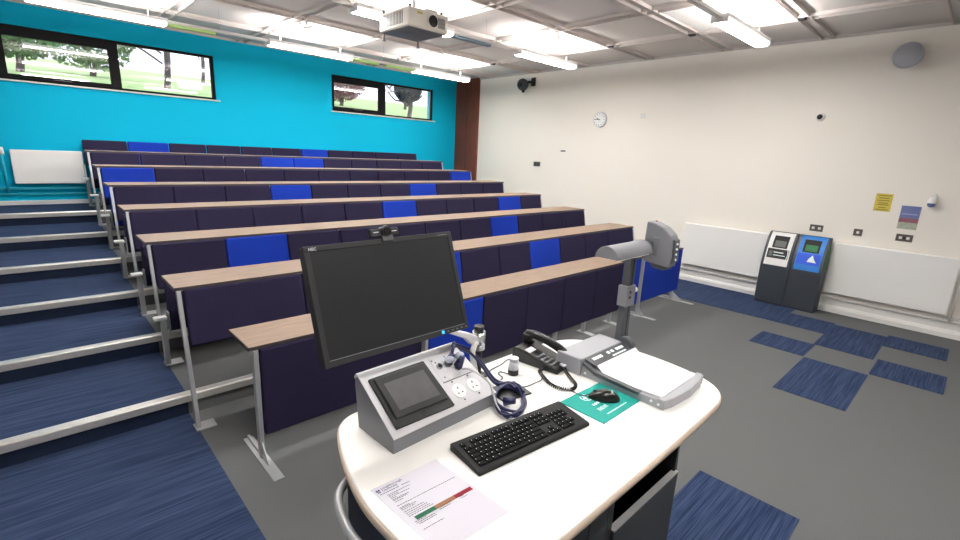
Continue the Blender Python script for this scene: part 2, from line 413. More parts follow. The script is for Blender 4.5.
# ================================================================ OUTSIDE THE WINDOWS
g = G(); g.prism([(BY+0.5, 1.9), (BY+0.5, 2.35), (12, 2.85), (30, 5.1), (30, 1.9)], 'x', -14, 40); o = g.build('floor', 'grass'); o['kind'] = 'structure'
def blob(g, c, r, n, sz):
    for _ in range(n):
        v = Vector((random.gauss(0, 1), random.gauss(0, 1), random.gauss(0, 1))).normalized()*r*random.uniform(0.35, 1)**0.5
        p = Vector(c)+Vector((v.x, v.y*0.6, v.z*0.75)); a = Vector((random.uniform(-1, 1), random.uniform(-1, 1), random.uniform(-1, 1))).normalized()
        q = a.orthogonal().normalized()*sz; a2 = a.cross(q).normalized()*sz*0.6
        vs = [g.b.verts.new(p+k) for k in (q, a2, -q, -a2)]; g.b.faces.new(vs)
def tree(x, y, z, h, crown, leafm, label, bare=False, n=260):
    t = thing('tree', (x, y, z), label, 'tree', group='trees outside the windows')
    g = G(); g.tube([(x, y, z-0.3), (x+0.1, y, z+h*0.4), (x-0.1, y, z+h*0.75), (x, y, z+h)], 0.06, seg=8)
    for k in range(12 if bare else 6):
        zz = z+h*random.uniform(0.25, 0.95); a = random.uniform(0, 2*PI); l = crown*random.uniform(0.7, 1.3)
        g.tube([(x, y, zz), (x+l*0.5*math.cos(a), y+l*0.4*math.sin(a), zz+l*0.25), (x+l*math.cos(a), y+l*0.8*math.sin(a), zz+l*0.35), (x+l*1.35*math.cos(a+0.3), y+l*math.sin(a+0.3), zz+l*0.75)], 0.02, seg=6)
        for q in range(3 if bare else 0):
            b = a+random.uniform(-1, 1); s = Vector((x+l*0.7*math.cos(a), y+l*0.6*math.sin(a), zz+l*0.3))
            g.tube([s, s+Vector((math.cos(b)*l*0.5, math.sin(b)*l*0.4, l*random.uniform(-0.1, 0.6)))], 0.012, seg=5, n=1)
    g.build('trunk', 'bark', t)
    g = G(); blob(g, (x, y, z+h*0.8), crown, int(n*4.5), 0.055); g.build('crown', leafm, t)
tree(0.1, 12.6, 2.85, 1.1, 0.8, 'leaf', 'leafy green tree outside the left window, at its left end', n=600)
tree(1.35, 14.6, 3.1, 1.1, 0.95, 'leaf', 'loose green tree outside the left window, beside the frame bar', n=520)
tree(2.35, 12.2, 2.8, 2.2, 1.0, 'leaf', 'bare twiggy tree outside the right half of the left window', bare=True, n=60)
tree(5.0, 20.0, 3.7, 2.8, 1.6, 'bark', 'bare pale tree far behind the left window', bare=True, n=260)
tree(7.0, 13.6, 3.0, 1.0, 0.85, 'leaf2', 'mauve-red leafy tree outside the right window', n=560)
tree(7.9, 11.4, 2.8, 0.8, 0.42, 'leaf3', 'dark dense conifer outside the right window', n=420)
tree(11.6, 17.0, 3.4, 1.8, 1.1, 'bark', 'bare tree outside the right end of the right window', bare=True, n=160)

# ================================================================ SEATING
ORD = ['first', 'second', 'third', 'fourth', 'fifth', 'sixth', 'seventh', 'eighth', 'ninth', 'tenth', 'eleventh']
PW = 0.52
SL = 0.195                          # slope of posts (dy/dz)
ang = -math.atan(SL)
def rowF(k): return (k-2)*RISE
def rowY(k): return Y2+(k-2)*PIT
def slab(g, x0, x1, z0, z1, th=0.045, r=0.016, yoff=0.0, ztop=0.918, sl=0.195):
    """upholstered panel whose top leans back; local: y=0 at height ztop"""
    L = (z1-z0)*math.sqrt(1+sl*sl); zc = (z0+z1)/2
    M = Matrix.Translation(((x0+x1)/2, -(ztop-zc)*sl+yoff, zc)) @ Matrix.Rotation(-math.atan(sl), 4, 'X')
    g.box((-(x1-x0)/2, -th/2, -L/2), ((x1-x0)/2, th/2, L/2), r, 3, M=M)
def make_seat(m_):
    t = thing('lecture_seat', (0, 0, 0), 'x', 'seat')
    g = G(); slab(g, -PW/2+0.004, PW/2-0.004, 0.555, 0.90); g.build('backrest', m_, t, world=False)
    g = G()
    g.prism([(-0.15, 0.26), (-0.13, 0.55), (-0.15, 0.625), (-0.19, 0.64), (-0.235, 0.61), (-0.255, 0.52), (-0.255, 0.36), (-0.225, 0.27), (-0.18, 0.24)], 'x', -PW/2+0.035, PW/2-0.035, bev=0.008)
    g.build('seat_cushion', m_, t, world=False)
    for s in (-1, 1):
        g = G(); g.box((s*(PW/2-0.028)-0.006, -0.245, 0.25), (s*(PW/2-0.028)+0.006, -0.175, 0.41), 0.004); hb = g.build('hinge_bracket', 'steel', t, world=False)
        for z in (0.28, 0.38):
            g = G(); g.cyl((s*(PW/2-0.022), -0.21, z), (s*(PW/2-0.018), -0.21, z), 0.008, seg=8); g.build('bolt', 'dgrey', hb, world=False)
    return t
protos = {}
blues = {3: [1, 7], 4: [5, 9], 5: [3, 7], 6: [0, 10], 7: [4, 5], 8: [1, 6]}
rname = {3: 'lowest seat row', 4: 'second seat row from front', 5: 'third seat row from front', 6: 'third seat row from back', 7: 'second seat row from back', 8: 'back row under windows'}
for k in range(3, 9):
    for i in range(11):
        b = i in blues[k]; m_ = 'blue' if b else 'purple'
        lab = '%s fabric seat, %s from the stepped aisle, %s' % ('bright blue' if b else 'dark purple', ORD[i], rname[k])
        loc = (XL+0.01+PW*(i+0.5), rowY(k), rowF(k))
        if m_ not in protos:
            protos[m_] = make_seat(m_); s = protos[m_]; s.location = loc; s['label'] = lab; s['group'] = 'tip-up seats in the tiered rows'
        else: dup(protos[m_], loc, lab, 'tip-up seats in the tiered rows')

def post(g, x, F, Y, top=0.90, wide=0.012, bot=0.0):
    """slanting post; y at height z is Y-(0.918-z)*SL"""
    def P(z, d): return (Y-(0.918-z)*SL+d, F+z)
    g.prism([P(bot, -0.022), P(top, -0.016), P(top, 0.018), P(bot, 0.022)], 'x', x-wide, x+wide)
def frame_parts(t, k, n_posts=5, top=0.90):
    F, Y = rowF(k), rowY(k)
    xs_ = [XL-0.004]+[XL+0.01+PW*q for q in (3, 6, 8)]+[(6.285 if k == 2 else XR)+0.002]
    for q, x in enumerate(xs_):
        end = q in (0, len(xs_)-1); sx = -1 if q == 0 else 1
        g = G()
        if end: post(g, x, F, Y, top, 0.012 if k == 2 else 0.010, bot=0.0 if k == 2 else 0.34)
        g.build('post', 'steel', t) if end else g.b.free()
        if k == 2:
            if end:
                yy = Y-0.90*SL; g = G(); g.box((x-0.02, yy-0.05, F), (x+0.10*(1 if q == 0 else -1), yy+0.05, F+0.012), 0.003); g.build('foot_plate', 'steel', t)
            continue
        yl = Y-0.25
        g = G(); g.box((x-0.017, yl-0.03, F), (x+0.017, yl+0.03, F+0.37), 0.003); g.build('leg', 'steel', t)
        g = G(); g.box((x-0.02, yl-0.05, F), (x+0.10*(1 if q == 0 else -1), yl+0.06, F+0.012), 0.003); g.build('foot_plate', 'steel', t)
        if end:
            g = G(); g.box((x-0.060 if q == 0 else x-0.025, yl-0.035, F+0.368), (x+0.025 if q == 0 else x+0.060, yl+0.03, F+0.392), 0.008); g.build('pivot_cap', 'whitegloss', t)
            g = G(); g.box((x-0.010, yl, F+0.33), (x+0.010, Y-0.10, F+0.365), 0.003); g.build('connector', 'steel', t)
    if k == 2: return
    g = G(); yb = Y-0.12; g.box((XL+0.02, yb-0.015, F+0.335), (XR-0.01, yb+0.015, F+0.365), 0.004); g.build('beam', 'steel', t)
dn = {2: 'lowest tiered row', 3: 'lowest seat row', 4: 'second seat row from the front', 5: 'third seat row from the front', 6: 'third seat row from the back', 7: 'second seat row from the back'}
for k in range(2, 8):
    F, Y = rowF(k), rowY(k)
    lab = 'long grey-oak desk behind the backs of the %s' % dn[k]
    if k == 2: lab = 'second long grey-oak desk from the front, with short purple and blue panels'
    t = thing('writing_desk', (XL, Y, F), lab, 'desk', group='long tiered writing desks')
    xr = 6.285 if k == 2 else XR
    zt = F+0.921; g = G(); g.box((XL-0.025, Y-0.012, zt-0.02), (xr+0.02, Y+0.375, zt), 0.003, 1); top = g.build('desk_top', 'wood', t)
    g = G(); g.box((XL-0.0255, Y-0.0135, zt-0.0215), (xr+0.0205, Y-0.011, zt-0.0015)); g.box((XL-0.027, Y-0.012, zt-0.0205), (XL-0.0245, Y+0.375, zt-0.001)); g.build('edge_band', 'edge', top)
    frame_parts(t, k)
    g = G()
    for x in (XL+0.05, 2.2, 3.7, 5.2, XR-0.05):
        g.box((x-0.012, Y+0.0, zt-0.06), (x+0.012, Y+0.3, zt-0.02), 0.003)
    g.build('support_bracket', 'steel', t)
    if k == 2:
        e = [0.63, 1.41, 1.93, 2.46, 2.98, 3.51, 4.01, 4.55, 5.07, 5.60, 6.275]
        for q in range(10):
            g = G(); m_ = 'blue' if q in (3, 6) else 'purple'
            g2 = G(); slab(g2, e[q]+0.003, e[q+1]-0.003, 0.535, 0.90)
            bmesh.ops.translate(g2.b, vec=(0, Y, F), verts=g2.b.verts); o = g2.build('front_panel', m_, t); g.b.free()
            if m_ == 'blue': o['label'] = 'bright blue fabric front panel'
t = thing('seat_frame', (XL, rowY(8), rowF(8)), 'silver steel posts and beam carrying the back seat row under the windows', 'seat frame')
frame_parts(t, 8, top=0.56)

# ---- front row: low desks with deep fabric modesty panels
Y1, Z1 = 2.668, 0.719
def front_unit(x0, x1, panels, legs, label, desk=True, zt=Z1):
    t = thing('front_desk', (x0, Y1, 0), label, 'desk' if desk else 'screen')
    for a, b, m_ in panels:
        g = G(); g.box((a+0.003, Y1-0.02, 0.145), (b-0.003, Y1+0.02, zt-0.022), 0.014, 3); o = g.build('modesty_panel', m_, t)
        if m_ == 'blue' and len(panels) > 2: o['label'] = 'bright blue fabric modesty panel'
    if desk:
        g = G(); g.box((x0-0.04, Y1-0.012, zt-0.022), (x1, Y1+0.345, zt), 0.003, 1); o = g.build('desk_top', 'wood', t)
        g = G(); g.box((x0-0.0405, Y1-0.0135, zt-0.022), (x1, Y1-0.011, zt-0.0015)); g.box((x0-0.042, Y1-0.012, zt-0.022), (x0-0.0395, Y1+0.345, zt-0.001)); g.build('edge_band', 'edge', o)
        g = G()
        for x in (x0+0.03, x1-0.08): g.box((x-0.012, Y1+0.02, zt-0.09), (x+0.012, Y1+0.31, zt-0.022), 0.003)
        g.build('support_bracket', 'steel', t)
    else:
        g = G(); g.box((x0, Y1-0.02, zt-0.022), (x1, Y1+0.02, zt-0.008), 0.003, 1); g.build('top_rail', 'edge', t)
    for (x, big, off) in legs:
        g = G(); g.box((x-0.014, Y1+off, 0.0), (x+0.014, Y1+off+0.04, zt-0.025), 0.003); g.build('leg', 'steel', t)
        g = G()
        if big:
            g.box((x-0.03, Y1-0.27, 0.0), (x+0.03, Y1+0.25, 0.006), 0.002); g.prism([(Y1-0.12, 0.006), (Y1+off, 0.02), (Y1+off, 0.11)], 'x', x-0.004, x+0.004)
            g.box((x-0.008, Y1-0.10, 0.006), (x+0.008, Y1+0.24, 0.03), 0.002)
        else: g.box((x-0.035, Y1-0.10, 0.0), (x+0.035, Y1+0.10, 0.008), 0.002)
        g.build('foot_plate', 'steel', t)
front_unit(0.82, 2.03, [(0.835, 1.985, 'purple')], [(0.815, True, -0.02), (2.008, False, -0.045)], 'front desk with one wide dark purple panel, left of the monitor by the aisle')
e = [2.035, 2.61, 3.16, 3.71, 4.26, 4.81]
front_unit(2.035+0.045, 4.81, [(e[q], e[q+1], 'blue' if q == 0 else 'purple') for q in range(5)], [(2.62, False, 0.022), (3.70, False, 0.022), (4.20, False, 0.022), (4.72, False, 0.022)], 'front desk with one blue and four dark purple panels, between monitor and document camera')
front_unit(4.815, 6.345, [(4.82, 5.22, 'blue'), (5.24, 6.34, 'blue')], [(5.24, True, -0.045), (6.30, True, 0.022)], 'all-blue fabric front screen on silver feet behind the document camera', desk=False, zt=0.735)

# ================================================================ RIGHT WALL
def radiator(y0, y1, z0, z1, label, pipes):
    t = thing('radiator', (WX, (y0+y1)/2, z0), label, 'radiator', group='white panel radiators')
    g = G(); g.box((WX-0.095, y0, z0), (WX-0.04, y1, z1), 0.012, 3); g.build('front_panel', 'whitegloss', t)
    g = G()
    for y in (y0+0.15, y1-0.15): g.box((WX-0.045, y-0.02, z0+0.05), (WX-0.001, y+0.02, z1-0.05))
    g.build('wall_bracket', 'white', t)
    for y in pipes:
        g = G(); g.cyl((WX-0.06, y, 0.2), (WX-0.06, y, z1-0.05), 0.011, seg=10); g.build('pipe', 'white', t)
radiator(1.98, 3.17, 0.28, 0.93, 'white panel radiator on the cream wall left of the recycling bins', [3.20])
radiator(0.03, 1.23, 0.265, 0.93, 'white panel radiator on the cream wall right of the recycling bins', [-0.01])

def bin_(ya, yb, face, label, blue):
    t = thing('recycling_bin', (7.26, (ya+yb)/2, 0), label, 'bin', group='paired recycling bins')
    xf = 7.262
    prof = [(7.50, 0.0), (xf+0.012, 0.0), (xf, 0.03), (xf, 0.52), (xf+0.012, 0.60), (xf+0.05, 0.75), (xf+0.10, 0.87), (xf+0.16, 0.955), (xf+0.20, 0.985), (7.50, 0.985)]
    g = G(); g.prism(prof, 'y', ya, yb, bev=0.008); g.build('body', 'binbody', t)
    # face panel follows the slope
    def on(s, d):  # s 0..1 along slope (bottom to top), outwards offset d
        P = [(xf, 0.545), (xf+0.012, 0.60), (xf+0.05, 0.75), (xf+0.10, 0.87), (xf+0.16, 0.955), (xf+0.185, 0.975)]
        L = [0]
        for a, b in zip(P, P[1:]): L.append(L[-1]+math.dist(a, b))
        q = s*L[-1]
        for i in range(len(P)-1):
            if q <= L[i+1]+1e-9:
                u = (q-L[i])/(L[i+1]-L[i]); x = P[i][0]+(P[i+1][0]-P[i][0])*u; z = P[i][1]+(P[i+1][1]-P[i][1])*u
                dx, dz = P[i+1][0]-P[i][0], P[i+1][1]-P[i][1]; n = math.hypot(dx, dz); return (x-dz/n*d, z+dx/n*d)
    def patch(s0, s1, y0, y1, d, m_, name, par, n=8, th=0.006):
        g = G(); pr = [on(s0+(s1-s0)*i/n, d) for i in range(n+1)]+[on(s1-(s1-s0)*i/n, d-th) for i in range(n+1)]
        g.prism(pr, 'y', y0, y1); return g.build(name, m_, par)
    m0, m1 = ya+0.036, yb-0.036
    # frame of the face around the opening
    fp = patch(0.0, 0.50, m0, m1, 0.008, face, 'face_panel', t, th=0.012)
    patch(0.88, 1.0, m0, m1, 0.008, face, 'face_panel', t, th=0.012)
    patch(0.50, 0.88, m0, m0+0.05, 0.008, face, 'face_panel', t, th=0.012)
    patch(0.50, 0.88, m1-0.05, m1, 0.008, face, 'face_panel', t, th=0.012)
    patch(0.50, 0.88, m0+0.05, m1-0.05, 0.002, 'inside', 'opening', t, th=0.002)
    patch(0.54, 0.72, m0+0.075, m1-0.075, 0.0035, 'bingreen' if blue else 'bingrey', 'liner', t, th=0.003)
    s = patch(0.16 if blue else 0.2, 0.47, m0+0.015, m1-0.015, 0.011, 'binsign' if blue else 'blackp', 'sign', t, th=0.002)
    if blue:
        g = G(); c = on(0.32, 0.013); c2 = on(0.44, 0.013); c3 = on(0.24, 0.013)
        def P3(p, y): return (p[0], y, p[1])
        pts = [P3(c2, ya+0.14), P3(c, ya+0.115), P3(c3, ya+0.085), P3(c3, ya+0.19), P3(c, ya+0.18)]
        vs = [g.b.verts.new(p) for p in pts]; g.b.faces.new(vs); vs2 = [g.b.verts.new((p[0]-0.001, p[1], p[2])) for p in pts]; g.b.faces.new(vs2[::-1])
        g.build('bottle_symbol', 'print', s)
        g = G(); g.box((7.34, ya-0.004, 0.55), (7.48, ya, 0.88), 0.001); g.build('side_label', 'bingreen', t)
    else:
        patch(0.25, 0.40, m1-0.075, m1-0.035, 0.012, 'bingrey', 'icon', s, th=0.001)
        patch(0.36, 0.385, m0+0.075, m1-0.09, 0.012, 'print', 'lettering', s, th=0.001)
        patch(0.28, 0.30, m0+0.05, m1-0.09, 0.012, 'print', 'lettering', s, th=0.001)
        g = G(); a, b, c_ = on(0.2, 0.013), on(0.335, 0.013), on(0.47, 0.013)
        for (p, q) in (((a, m0+0.03), (b, m0+0.02)), ((b, m0+0.02), (c_, m0+0.03))):
            g.tube([(p[0][0], p[1], p[0][1]), (q[0][0], q[1], q[0][1])], 0.005, seg=6, n=1)
        g.build('arrow', 'print', s)
bin_(1.597, 1.95, 'binwhite', 'charcoal recycling bin with white top panel, left of the pair', False)
bin_(1.236, 1.594, 'binblue', 'charcoal recycling bin with blue top panel, right of the pair', True)

def wallplate(y, z, w, h, label, cat, name, m_='socket', bits=(), th=0.008):
    t = thing(name, (WX, y, z), label, cat)
    g = G(); g.box((WX-th, y-w/2, z-h/2), (WX, y+w/2, z+h/2), 0.002); g.build('plate', m_, t)
    for (dy, dz, bw, bh, bm, bn) in bits:
        g = G(); g.box((WX-th-0.003, y+dy-bw/2, z+dz-bh/2), (WX-th, y+dy+bw/2, z+dz+bh/2), 0.001); g.build(bn, bm, t)
    return t
two = [(-0.035, 0.0, 0.03, 0.03, 'white', 'insert'), (0.035, 0.0, 0.03, 0.03, 'white', 'insert')]
wallplate(1.46, 1.078, 0.15, 0.086, 'steel double socket above the recycling bins', 'socket', 'wall_socket', bits=two)
wallplate(1.015, 1.085, 0.09, 0.086, 'small steel single socket between bins and poster', 'socket', 'wall_socket', bits=[(0, 0, 0.03, 0.03, 'white', 'insert')])
wallplate(0.567, 1.084, 0.155, 0.086, 'steel double socket below the blue poster', 'socket', 'wall_socket', bits=two+[(0, 0, 0.02, 0.02, 'blackp', 'switch')])
wallplate(6.38, 1.694, 0.17, 0.09, 'dark double switch plate low on the far cream wall', 'switch', 'wall_switch', bits=[(-0.035, 0, 0.03, 0.03, 'blackp', 'rocker'), (0.035, 0, 0.03, 0.03, 'blackp', 'rocker')])
wallplate(5.75, 1.967, 0.11, 0.028, 'tiny grey plate between switch and wall clock', 'plate', 'wall_plate', m_='greyp')
wallplate(4.17, 2.574, 0.075, 0.085, 'small white square plate right of the wall clock', 'plate', 'wall_plate', m_='white', th=0.02)
# round sensor
t = thing('wall_sensor', (WX, 1.667, 2.50), 'small round sensor with black centre, high above the recycling bins', 'sensor')
g = G(); g.cyl((WX, 1.667, 2.50), (WX-0.03, 1.667, 2.50), 0.05, 0.04); g.build('ring', 'white', t)
g = G(); g.ball((WX-0.03, 1.675, 2.50), 0.032, (0.6, 1, 1)); g.build('eye', 'blackp', t)
# clock
t = thing('wall_clock', (WX, 4.98, 2.53), 'round white wall clock on the cream wall', 'clock')
g = G(); g.cyl((WX, 4.98, 2.53), (WX-0.045, 4.98, 2.53), 0.135, 0.13, seg=40); g.build('case', 'silver', t)
g = G(); g.cyl((WX-0.045, 4.98, 2.53), (WX-0.047, 4.98, 2.53), 0.118, seg=40); f = g.build('dial', 'whitegloss', t)
g = G(); X = WX-0.05
for k in range(12):
    a = k*PI/6; g.box((X, -0.004, 0.088), (X+0.002, 0.004, 0.106), M=Matrix.Translation((0, 4.98, 2.53)) @ Matrix.Rotation(a, 4, 'X'))
g.build('hour_mark', 'dgrey', f)
g = G(); g.box((X-0.002, -0.004, -0.015), (X, 0.004, 0.085), M=Matrix.Translation((0, 4.98, 2.53)) @ Matrix.Rotation(math.radians(-88), 4, 'X')); g.build('minute_hand', 'blackp', t)
g = G(); g.box((X-0.002, -0.006, -0.015), (X, 0.006, 0.055), M=Matrix.Translation((0, 4.98, 2.53)) @ Matrix.Rotation(math.radians(-70), 4, 'X')); g.build('hour_hand', 'blackp', t)
# camera / spot on wall
WCY = 0
t = thing('wall_camera', (WX, 6.7, 3.2), 'black tracking camera on a bracket high on the far cream wall', 'camera')
g = G(); g.box((WX-0.03, 6.56, 3.20), (WX, 6.66, 3.36), 0.01).box((WX-0.16, 6.59, 3.24), (WX-0.02, 6.63, 3.28), 0.006); g.build('bracket', 'blackm', t)
g = G(); g.ball((WX-0.16, 6.76, 3.22), 0.115, (1, 1, 1)); g.build('head', 'dgrey', t)
g = G(); g.cyl((WX-0.25, 6.74, 3.21), (WX-0.29, 6.73, 3.205), 0.045); g.build('lens', 'lens', t)
g = G(); g.cyl((WX-0.16, 6.74, 3.12), (WX-0.16, 6.74, 3.07), 0.035, 0.025); g.build('knob', 'blackp', t)
# round speaker
t = thing('wall_speaker', (WX, 0.92, 3.14), 'round pale grey loudspeaker high on the cream wall at the right', 'speaker')
g = G(); pr = [(WX, 0.0)]
g.cyl((WX-0.02, 0.90, 3.14), (WX-0.15, 0.925, 3.14), 0.09, 0.14, seg=28); g.build('housing', 'speaker', t)
g = G(); g.ball((WX-0.15, 0.925, 3.14), 0.138, (0.3, 1, 1), seg=28); g.build('grille', 'speaker', t)
g = G(); g.box((WX-0.02, 0.62, 3.19), (WX, 0.80, 3.225), 0.004); g.build('cable_box', 'cream', t)
# notices
t = thing('safety_notice', (WX, 0.84, 1.48), 'small yellow notice on the cream wall right of the bins', 'notice')
g = G(); g.box((WX-0.003, 0.76, 1.375), (WX, 0.922, 1.588)); g.build('sheet', 'yellow', t)
g = G()
for z, w in ((1.565, 0.13), (1.535, 0.10), (1.505, 0.12), (1.475, 0.09), (1.455, 0.11), (1.42, 0.07), (1.395, 0.12)):
    g.box((WX-0.0042, 0.841-w/2, z-0.005), (WX-0.003, 0.841+w/2, z+0.005))
g.build('printed_lines', 'noticeink', t)
t = thing('poster', (WX, 0.57, 1.32), 'small poster with blue, red and pale green bands on the cream wall', 'poster')
g = G(); g.box((WX-0.003, 0.483, 1.19), (WX, 0.66, 1.465)); g.build('sheet', 'posterblue', t)
g = G(); g.box((WX-0.0042, 0.483, 1.27), (WX-0.003, 0.66, 1.318)); g.build('red_band', 'posterred', t)
g = G(); g.box((WX-0.0042, 0.483, 1.19), (WX-0.003, 0.66, 1.27)); g.build('pale_green_band', 'postergreen', t)
g = G(); g.box((WX-0.0042, 0.50, 1.362), (WX-0.003, 0.645, 1.376)); g.build('pale_line', 'postergrey', t)
# hand-gel / alarm
t = thing('alarm_sounder', (WX, 0.41, 1.53), 'small white and blue round fitting at the right edge of the cream wall', 'alarm')
g = G(); g.cyl((WX, 0.405, 1.60), (WX-0.05, 0.405, 1.60), 0.03, 0.025); g.build('neck', 'white', t)
g = G(); g.ball((WX-0.05, 0.408, 1.535), 0.05, (0.9, 0.8, 1)); g.build('body', 'whitegloss', t)
g = G(); g.ball((WX-0.055, 0.408, 1.505), 0.046, (0.9, 0.8, 0.75)); g.build('blue_cap', 'posterblue', t)

# left radiator on turquoise wall
t = thing('radiator', (0.2, BY, 1.17), 'white panel radiator on the turquoise wall beside the top steps', 'radiator', group='white panel radiators')
g = G(); g.box((-0.12, BY-0.10, 1.175), (0.615, BY-0.045, 1.62), 0.012, 3); g.build('front_panel', 'whitegloss', t)
g = G()
for x in (0.0, 0.45): g.box((x, BY-0.045, 1.25), (x+0.04, BY, 1.55))
g.build('wall_bracket', 'white', t)
g = G(); g.cyl((-0.20, BY-0.07, 1.06), (-0.20, BY-0.07, 1.55), 0.016, seg=10); g.build('pipe', 'tealtrim', t)
g = G(); g.cyl((-0.20, BY-0.07, 1.55), (-0.20, BY-0.07, 1.65), 0.03, 0.026, seg=14); g.build('thermostat', 'whitegloss', t)

# ================================================================ PROJECTOR
t = thing('projector', (3.09, 4.35, 3.0), 'white projector with black lens hanging from the ceiling', 'projector')
px0, px1, py0, py1, pz0, pz1 = 2.845, 3.33, 4.10, 4.62, 3.0, 3.175
g = G(); g.box((px0, py0, pz0), (px1, py1, pz1), 0.018, 3); body = g.build('body', 'projector', t)
g = G(); g.box((px0+0.015, py0+0.015, pz0-0.004), (px1-0.015, py1-0.015, pz0+0.001)); g.box((px0+0.15, py0+0.18, pz0-0.007), (px0+0.3, py0+0.3, pz0-0.004)); g.build('base_plate', 'greyp', t)
lx, lz = px0+0.285, pz0+0.088
g = G(); g.cyl((lx, py0-0.012, lz), (lx, py0+0.01, lz), 0.064, seg=32); g.build('lens_ring', 'projector', t)
g = G(); g.cyl((lx, py0-0.016, lz), (lx, py0-0.01, lz), 0.054, seg=32); g.build('lens', 'lens', t)
g = G()
for k in range(14): g.box((px0-0.003, py0+0.10+k*0.026, pz0+0.035), (px0+0.002, py0+0.112+k*0.026, pz1-0.025))
g.build('side_vent', 'greyp', t)
g = G()
for k in range(7): g.box((px1-0.13+k*0.013, py0-0.003, pz0+0.04), (px1-0.124+k*0.013, py0+0.002, pz1-0.04))
for k in range(3): g.box((px1-0.13, py0-0.003, pz0+0.055+k*0.03), (px1-0.045, py0+0.002, pz0+0.058+k*0.03))
g.build('front_vent', 'greyp', t)
g = G(); g.box((px0+0.10, py0-0.002, pz1-0.05), (px0+0.16, py0+0.002, pz1-0.032)); g.build('warning_label', 'yellow', t)
g = G(); g.box((lx-0.07, py0+0.0, pz1-0.005), (lx+0.07, py0+0.12, pz1+0.02), 0.012, 3); g.build('lens_hood', 'projector', t)
for (x, y) in ((px0+0.03, py1-0.04), (px1-0.04, py1-0.06)):
    g = G(); g.cyl((x, y, pz0), (x, y, pz0-0.065), 0.011, seg=10).cyl((x, y, pz0-0.065), (x, y, pz0-0.078), 0.018, seg=12); g.build('foot', 'greyp', t)
g = G(); g.cyl((3.09, 4.36, pz1), (3.09, 4.36, CZ), 0.022).box((3.02, 4.29, CZ-0.02), (3.16, 4.43, CZ)); g.box((px0+0.06, 4.28, pz1), (px1-0.06, 4.44, pz1+0.015)); g.build('ceiling_mount', 'chrome', t)
g = G()
for (x, y) in ((px0+0.02, py1-0.05), (px0+0.05, py0+0.05), (px1-0.05, py0+0.05)): g.cyl((x, y, pz1), (x, y, pz1+0.03), 0.012, 0.016, seg=10)
g.build('mount_screw', 'dgrey', t)

# ================================================================ LECTERN DESK
TZ = 0.94
def chaikin(P, n=3):
    for _ in range(n):
        Q = []
        for i in range(len(P)):
            a, b = P[i], P[(i+1) % len(P)]
            Q += [(a[0]*.75+b[0]*.25, a[1]*.75+b[1]*.25), (a[0]*.25+b[0]*.75, a[1]*.25+b[1]*.75)]
        P = Q
    return P
out = [(0.521, 0.80), (0.519, 0.93), (0.543, 1.06), (0.593, 1.22), (0.655, 1.345), (0.78, 1.36), (1.0, 1.36), (1.4, 1.362), (1.75, 1.362), (1.94, 1.30), (2.048, 1.1), (2.062, 0.9), (2.028, 0.66), (1.92, 0.545), (1.70, 0.536), (1.40, 0.530), (1.0, 0.53), (0.78, 0.53), (0.60, 0.57), (0.53, 0.67)]
out = chaikin(out, 3)
cx, cy = 1.3, 0.94
lect = thing('lectern_desk', (cx, cy, 0), 'white-topped rounded lectern desk on a black cabinet in the foreground', 'desk')
def inset(P, d): return [(x+(cx-x)*d/math.hypot(cx-x, cy-y), y+(cy-y)*d/math.hypot(cx-x, cy-y)) for x, y in P]
def loft(levels, name, m_):
    g = G(); R = [[g.b.verts.new((x, y, z)) for x, y in inset(out, d)] for d, z in levels]
    n = len(out)
    for a, b in zip(R, R[1:]):
        for i in range(n): f = g.b.faces.new((a[i], a[(i+1) % n], b[(i+1) % n], b[i])); f.smooth = True
    g.b.faces.new(R[0][::-1]); g.b.faces.new(R[-1]); return g.build(name, m_, lect)
loft([(0.012, TZ-0.036), (0.002, TZ-0.030), (0.0, TZ-0.018), (0.002, TZ-0.008), (0.006, TZ-0.004)], 'edge_band', 'beige')
loft([(0.0045, TZ-0.0062), (0.007, TZ-0.002), (0.012, TZ)], 'table_top', 'laminate')
bx0, bx1, by0, by1 = 0.64, 1.715, 0.615, 1.25
g = G()
# carcass: sides, back, base, divisions
g.box((bx0, by0+0.02, 0.0), (bx0+0.02, by1, TZ-0.036)); g.box((bx1-0.02, by0, 0.0), (bx1, by1, TZ-0.036)); g.box((bx0+0.02, by1-0.02, 0.0), (bx1-0.02, by1, TZ-0.036))
g.box((bx0+0.02, by0+0.02, 0.0), (bx1-0.02, by1-0.02, 0.08)); g.box((1.205, by0, 0.08), (1.24, by1-0.02, TZ-0.036))
g.box((1.225, by0+0.1, 0.64), (bx1-0.02, by1-0.02, 0.66)); g.box((1.225, by0, TZ-0.075), (bx1-0.02, by0+0.03, TZ-0.036))
g.build('cabinet', 'carcass', lect)
g = G(); g.box((1.24, by0-0.01, 0.08), (bx1-0.005, by0+0.012, 0.655), 0.003); dd = g.build('cabinet_door', 'carcass2', lect)
g = G(); g.box((1.24, by0-0.011, 0.655), (bx1-0.005, by0+0.012, 0.661)); g.build('door_edge', 'steel', dd)
g = G(); g.box((0.90, by0-0.0, 0.08), (1.096, by0+0.02, TZ-0.045), 0.003); g.build('cabinet_door', 'carcass2', lect)
g = G(); g.box((1.10, by0-0.0, 0.08), (1.205, by0+0.02, TZ-0.045), 0.003); g.build('cabinet_door', 'carcass2', lect)
g = G(); g.cyl((1.245, by0+0.04, 0.815), (1.25, by0+0.03, 0.815), 0.007, seg=10); g.build('screw', 'chrome', lect)
g = G(); g.box((bx1-0.001, by0+0.03, 0.05), (bx1+0.006, by1-0.03, TZ-0.04)); g.build('side_panel', 'carcass2', lect)
g = G()
for k in range(14): g.box((bx0-0.004, by0+0.05+k*0.016, 0.70), (bx0+0.001, by0+0.058+k*0.016, 0.84))
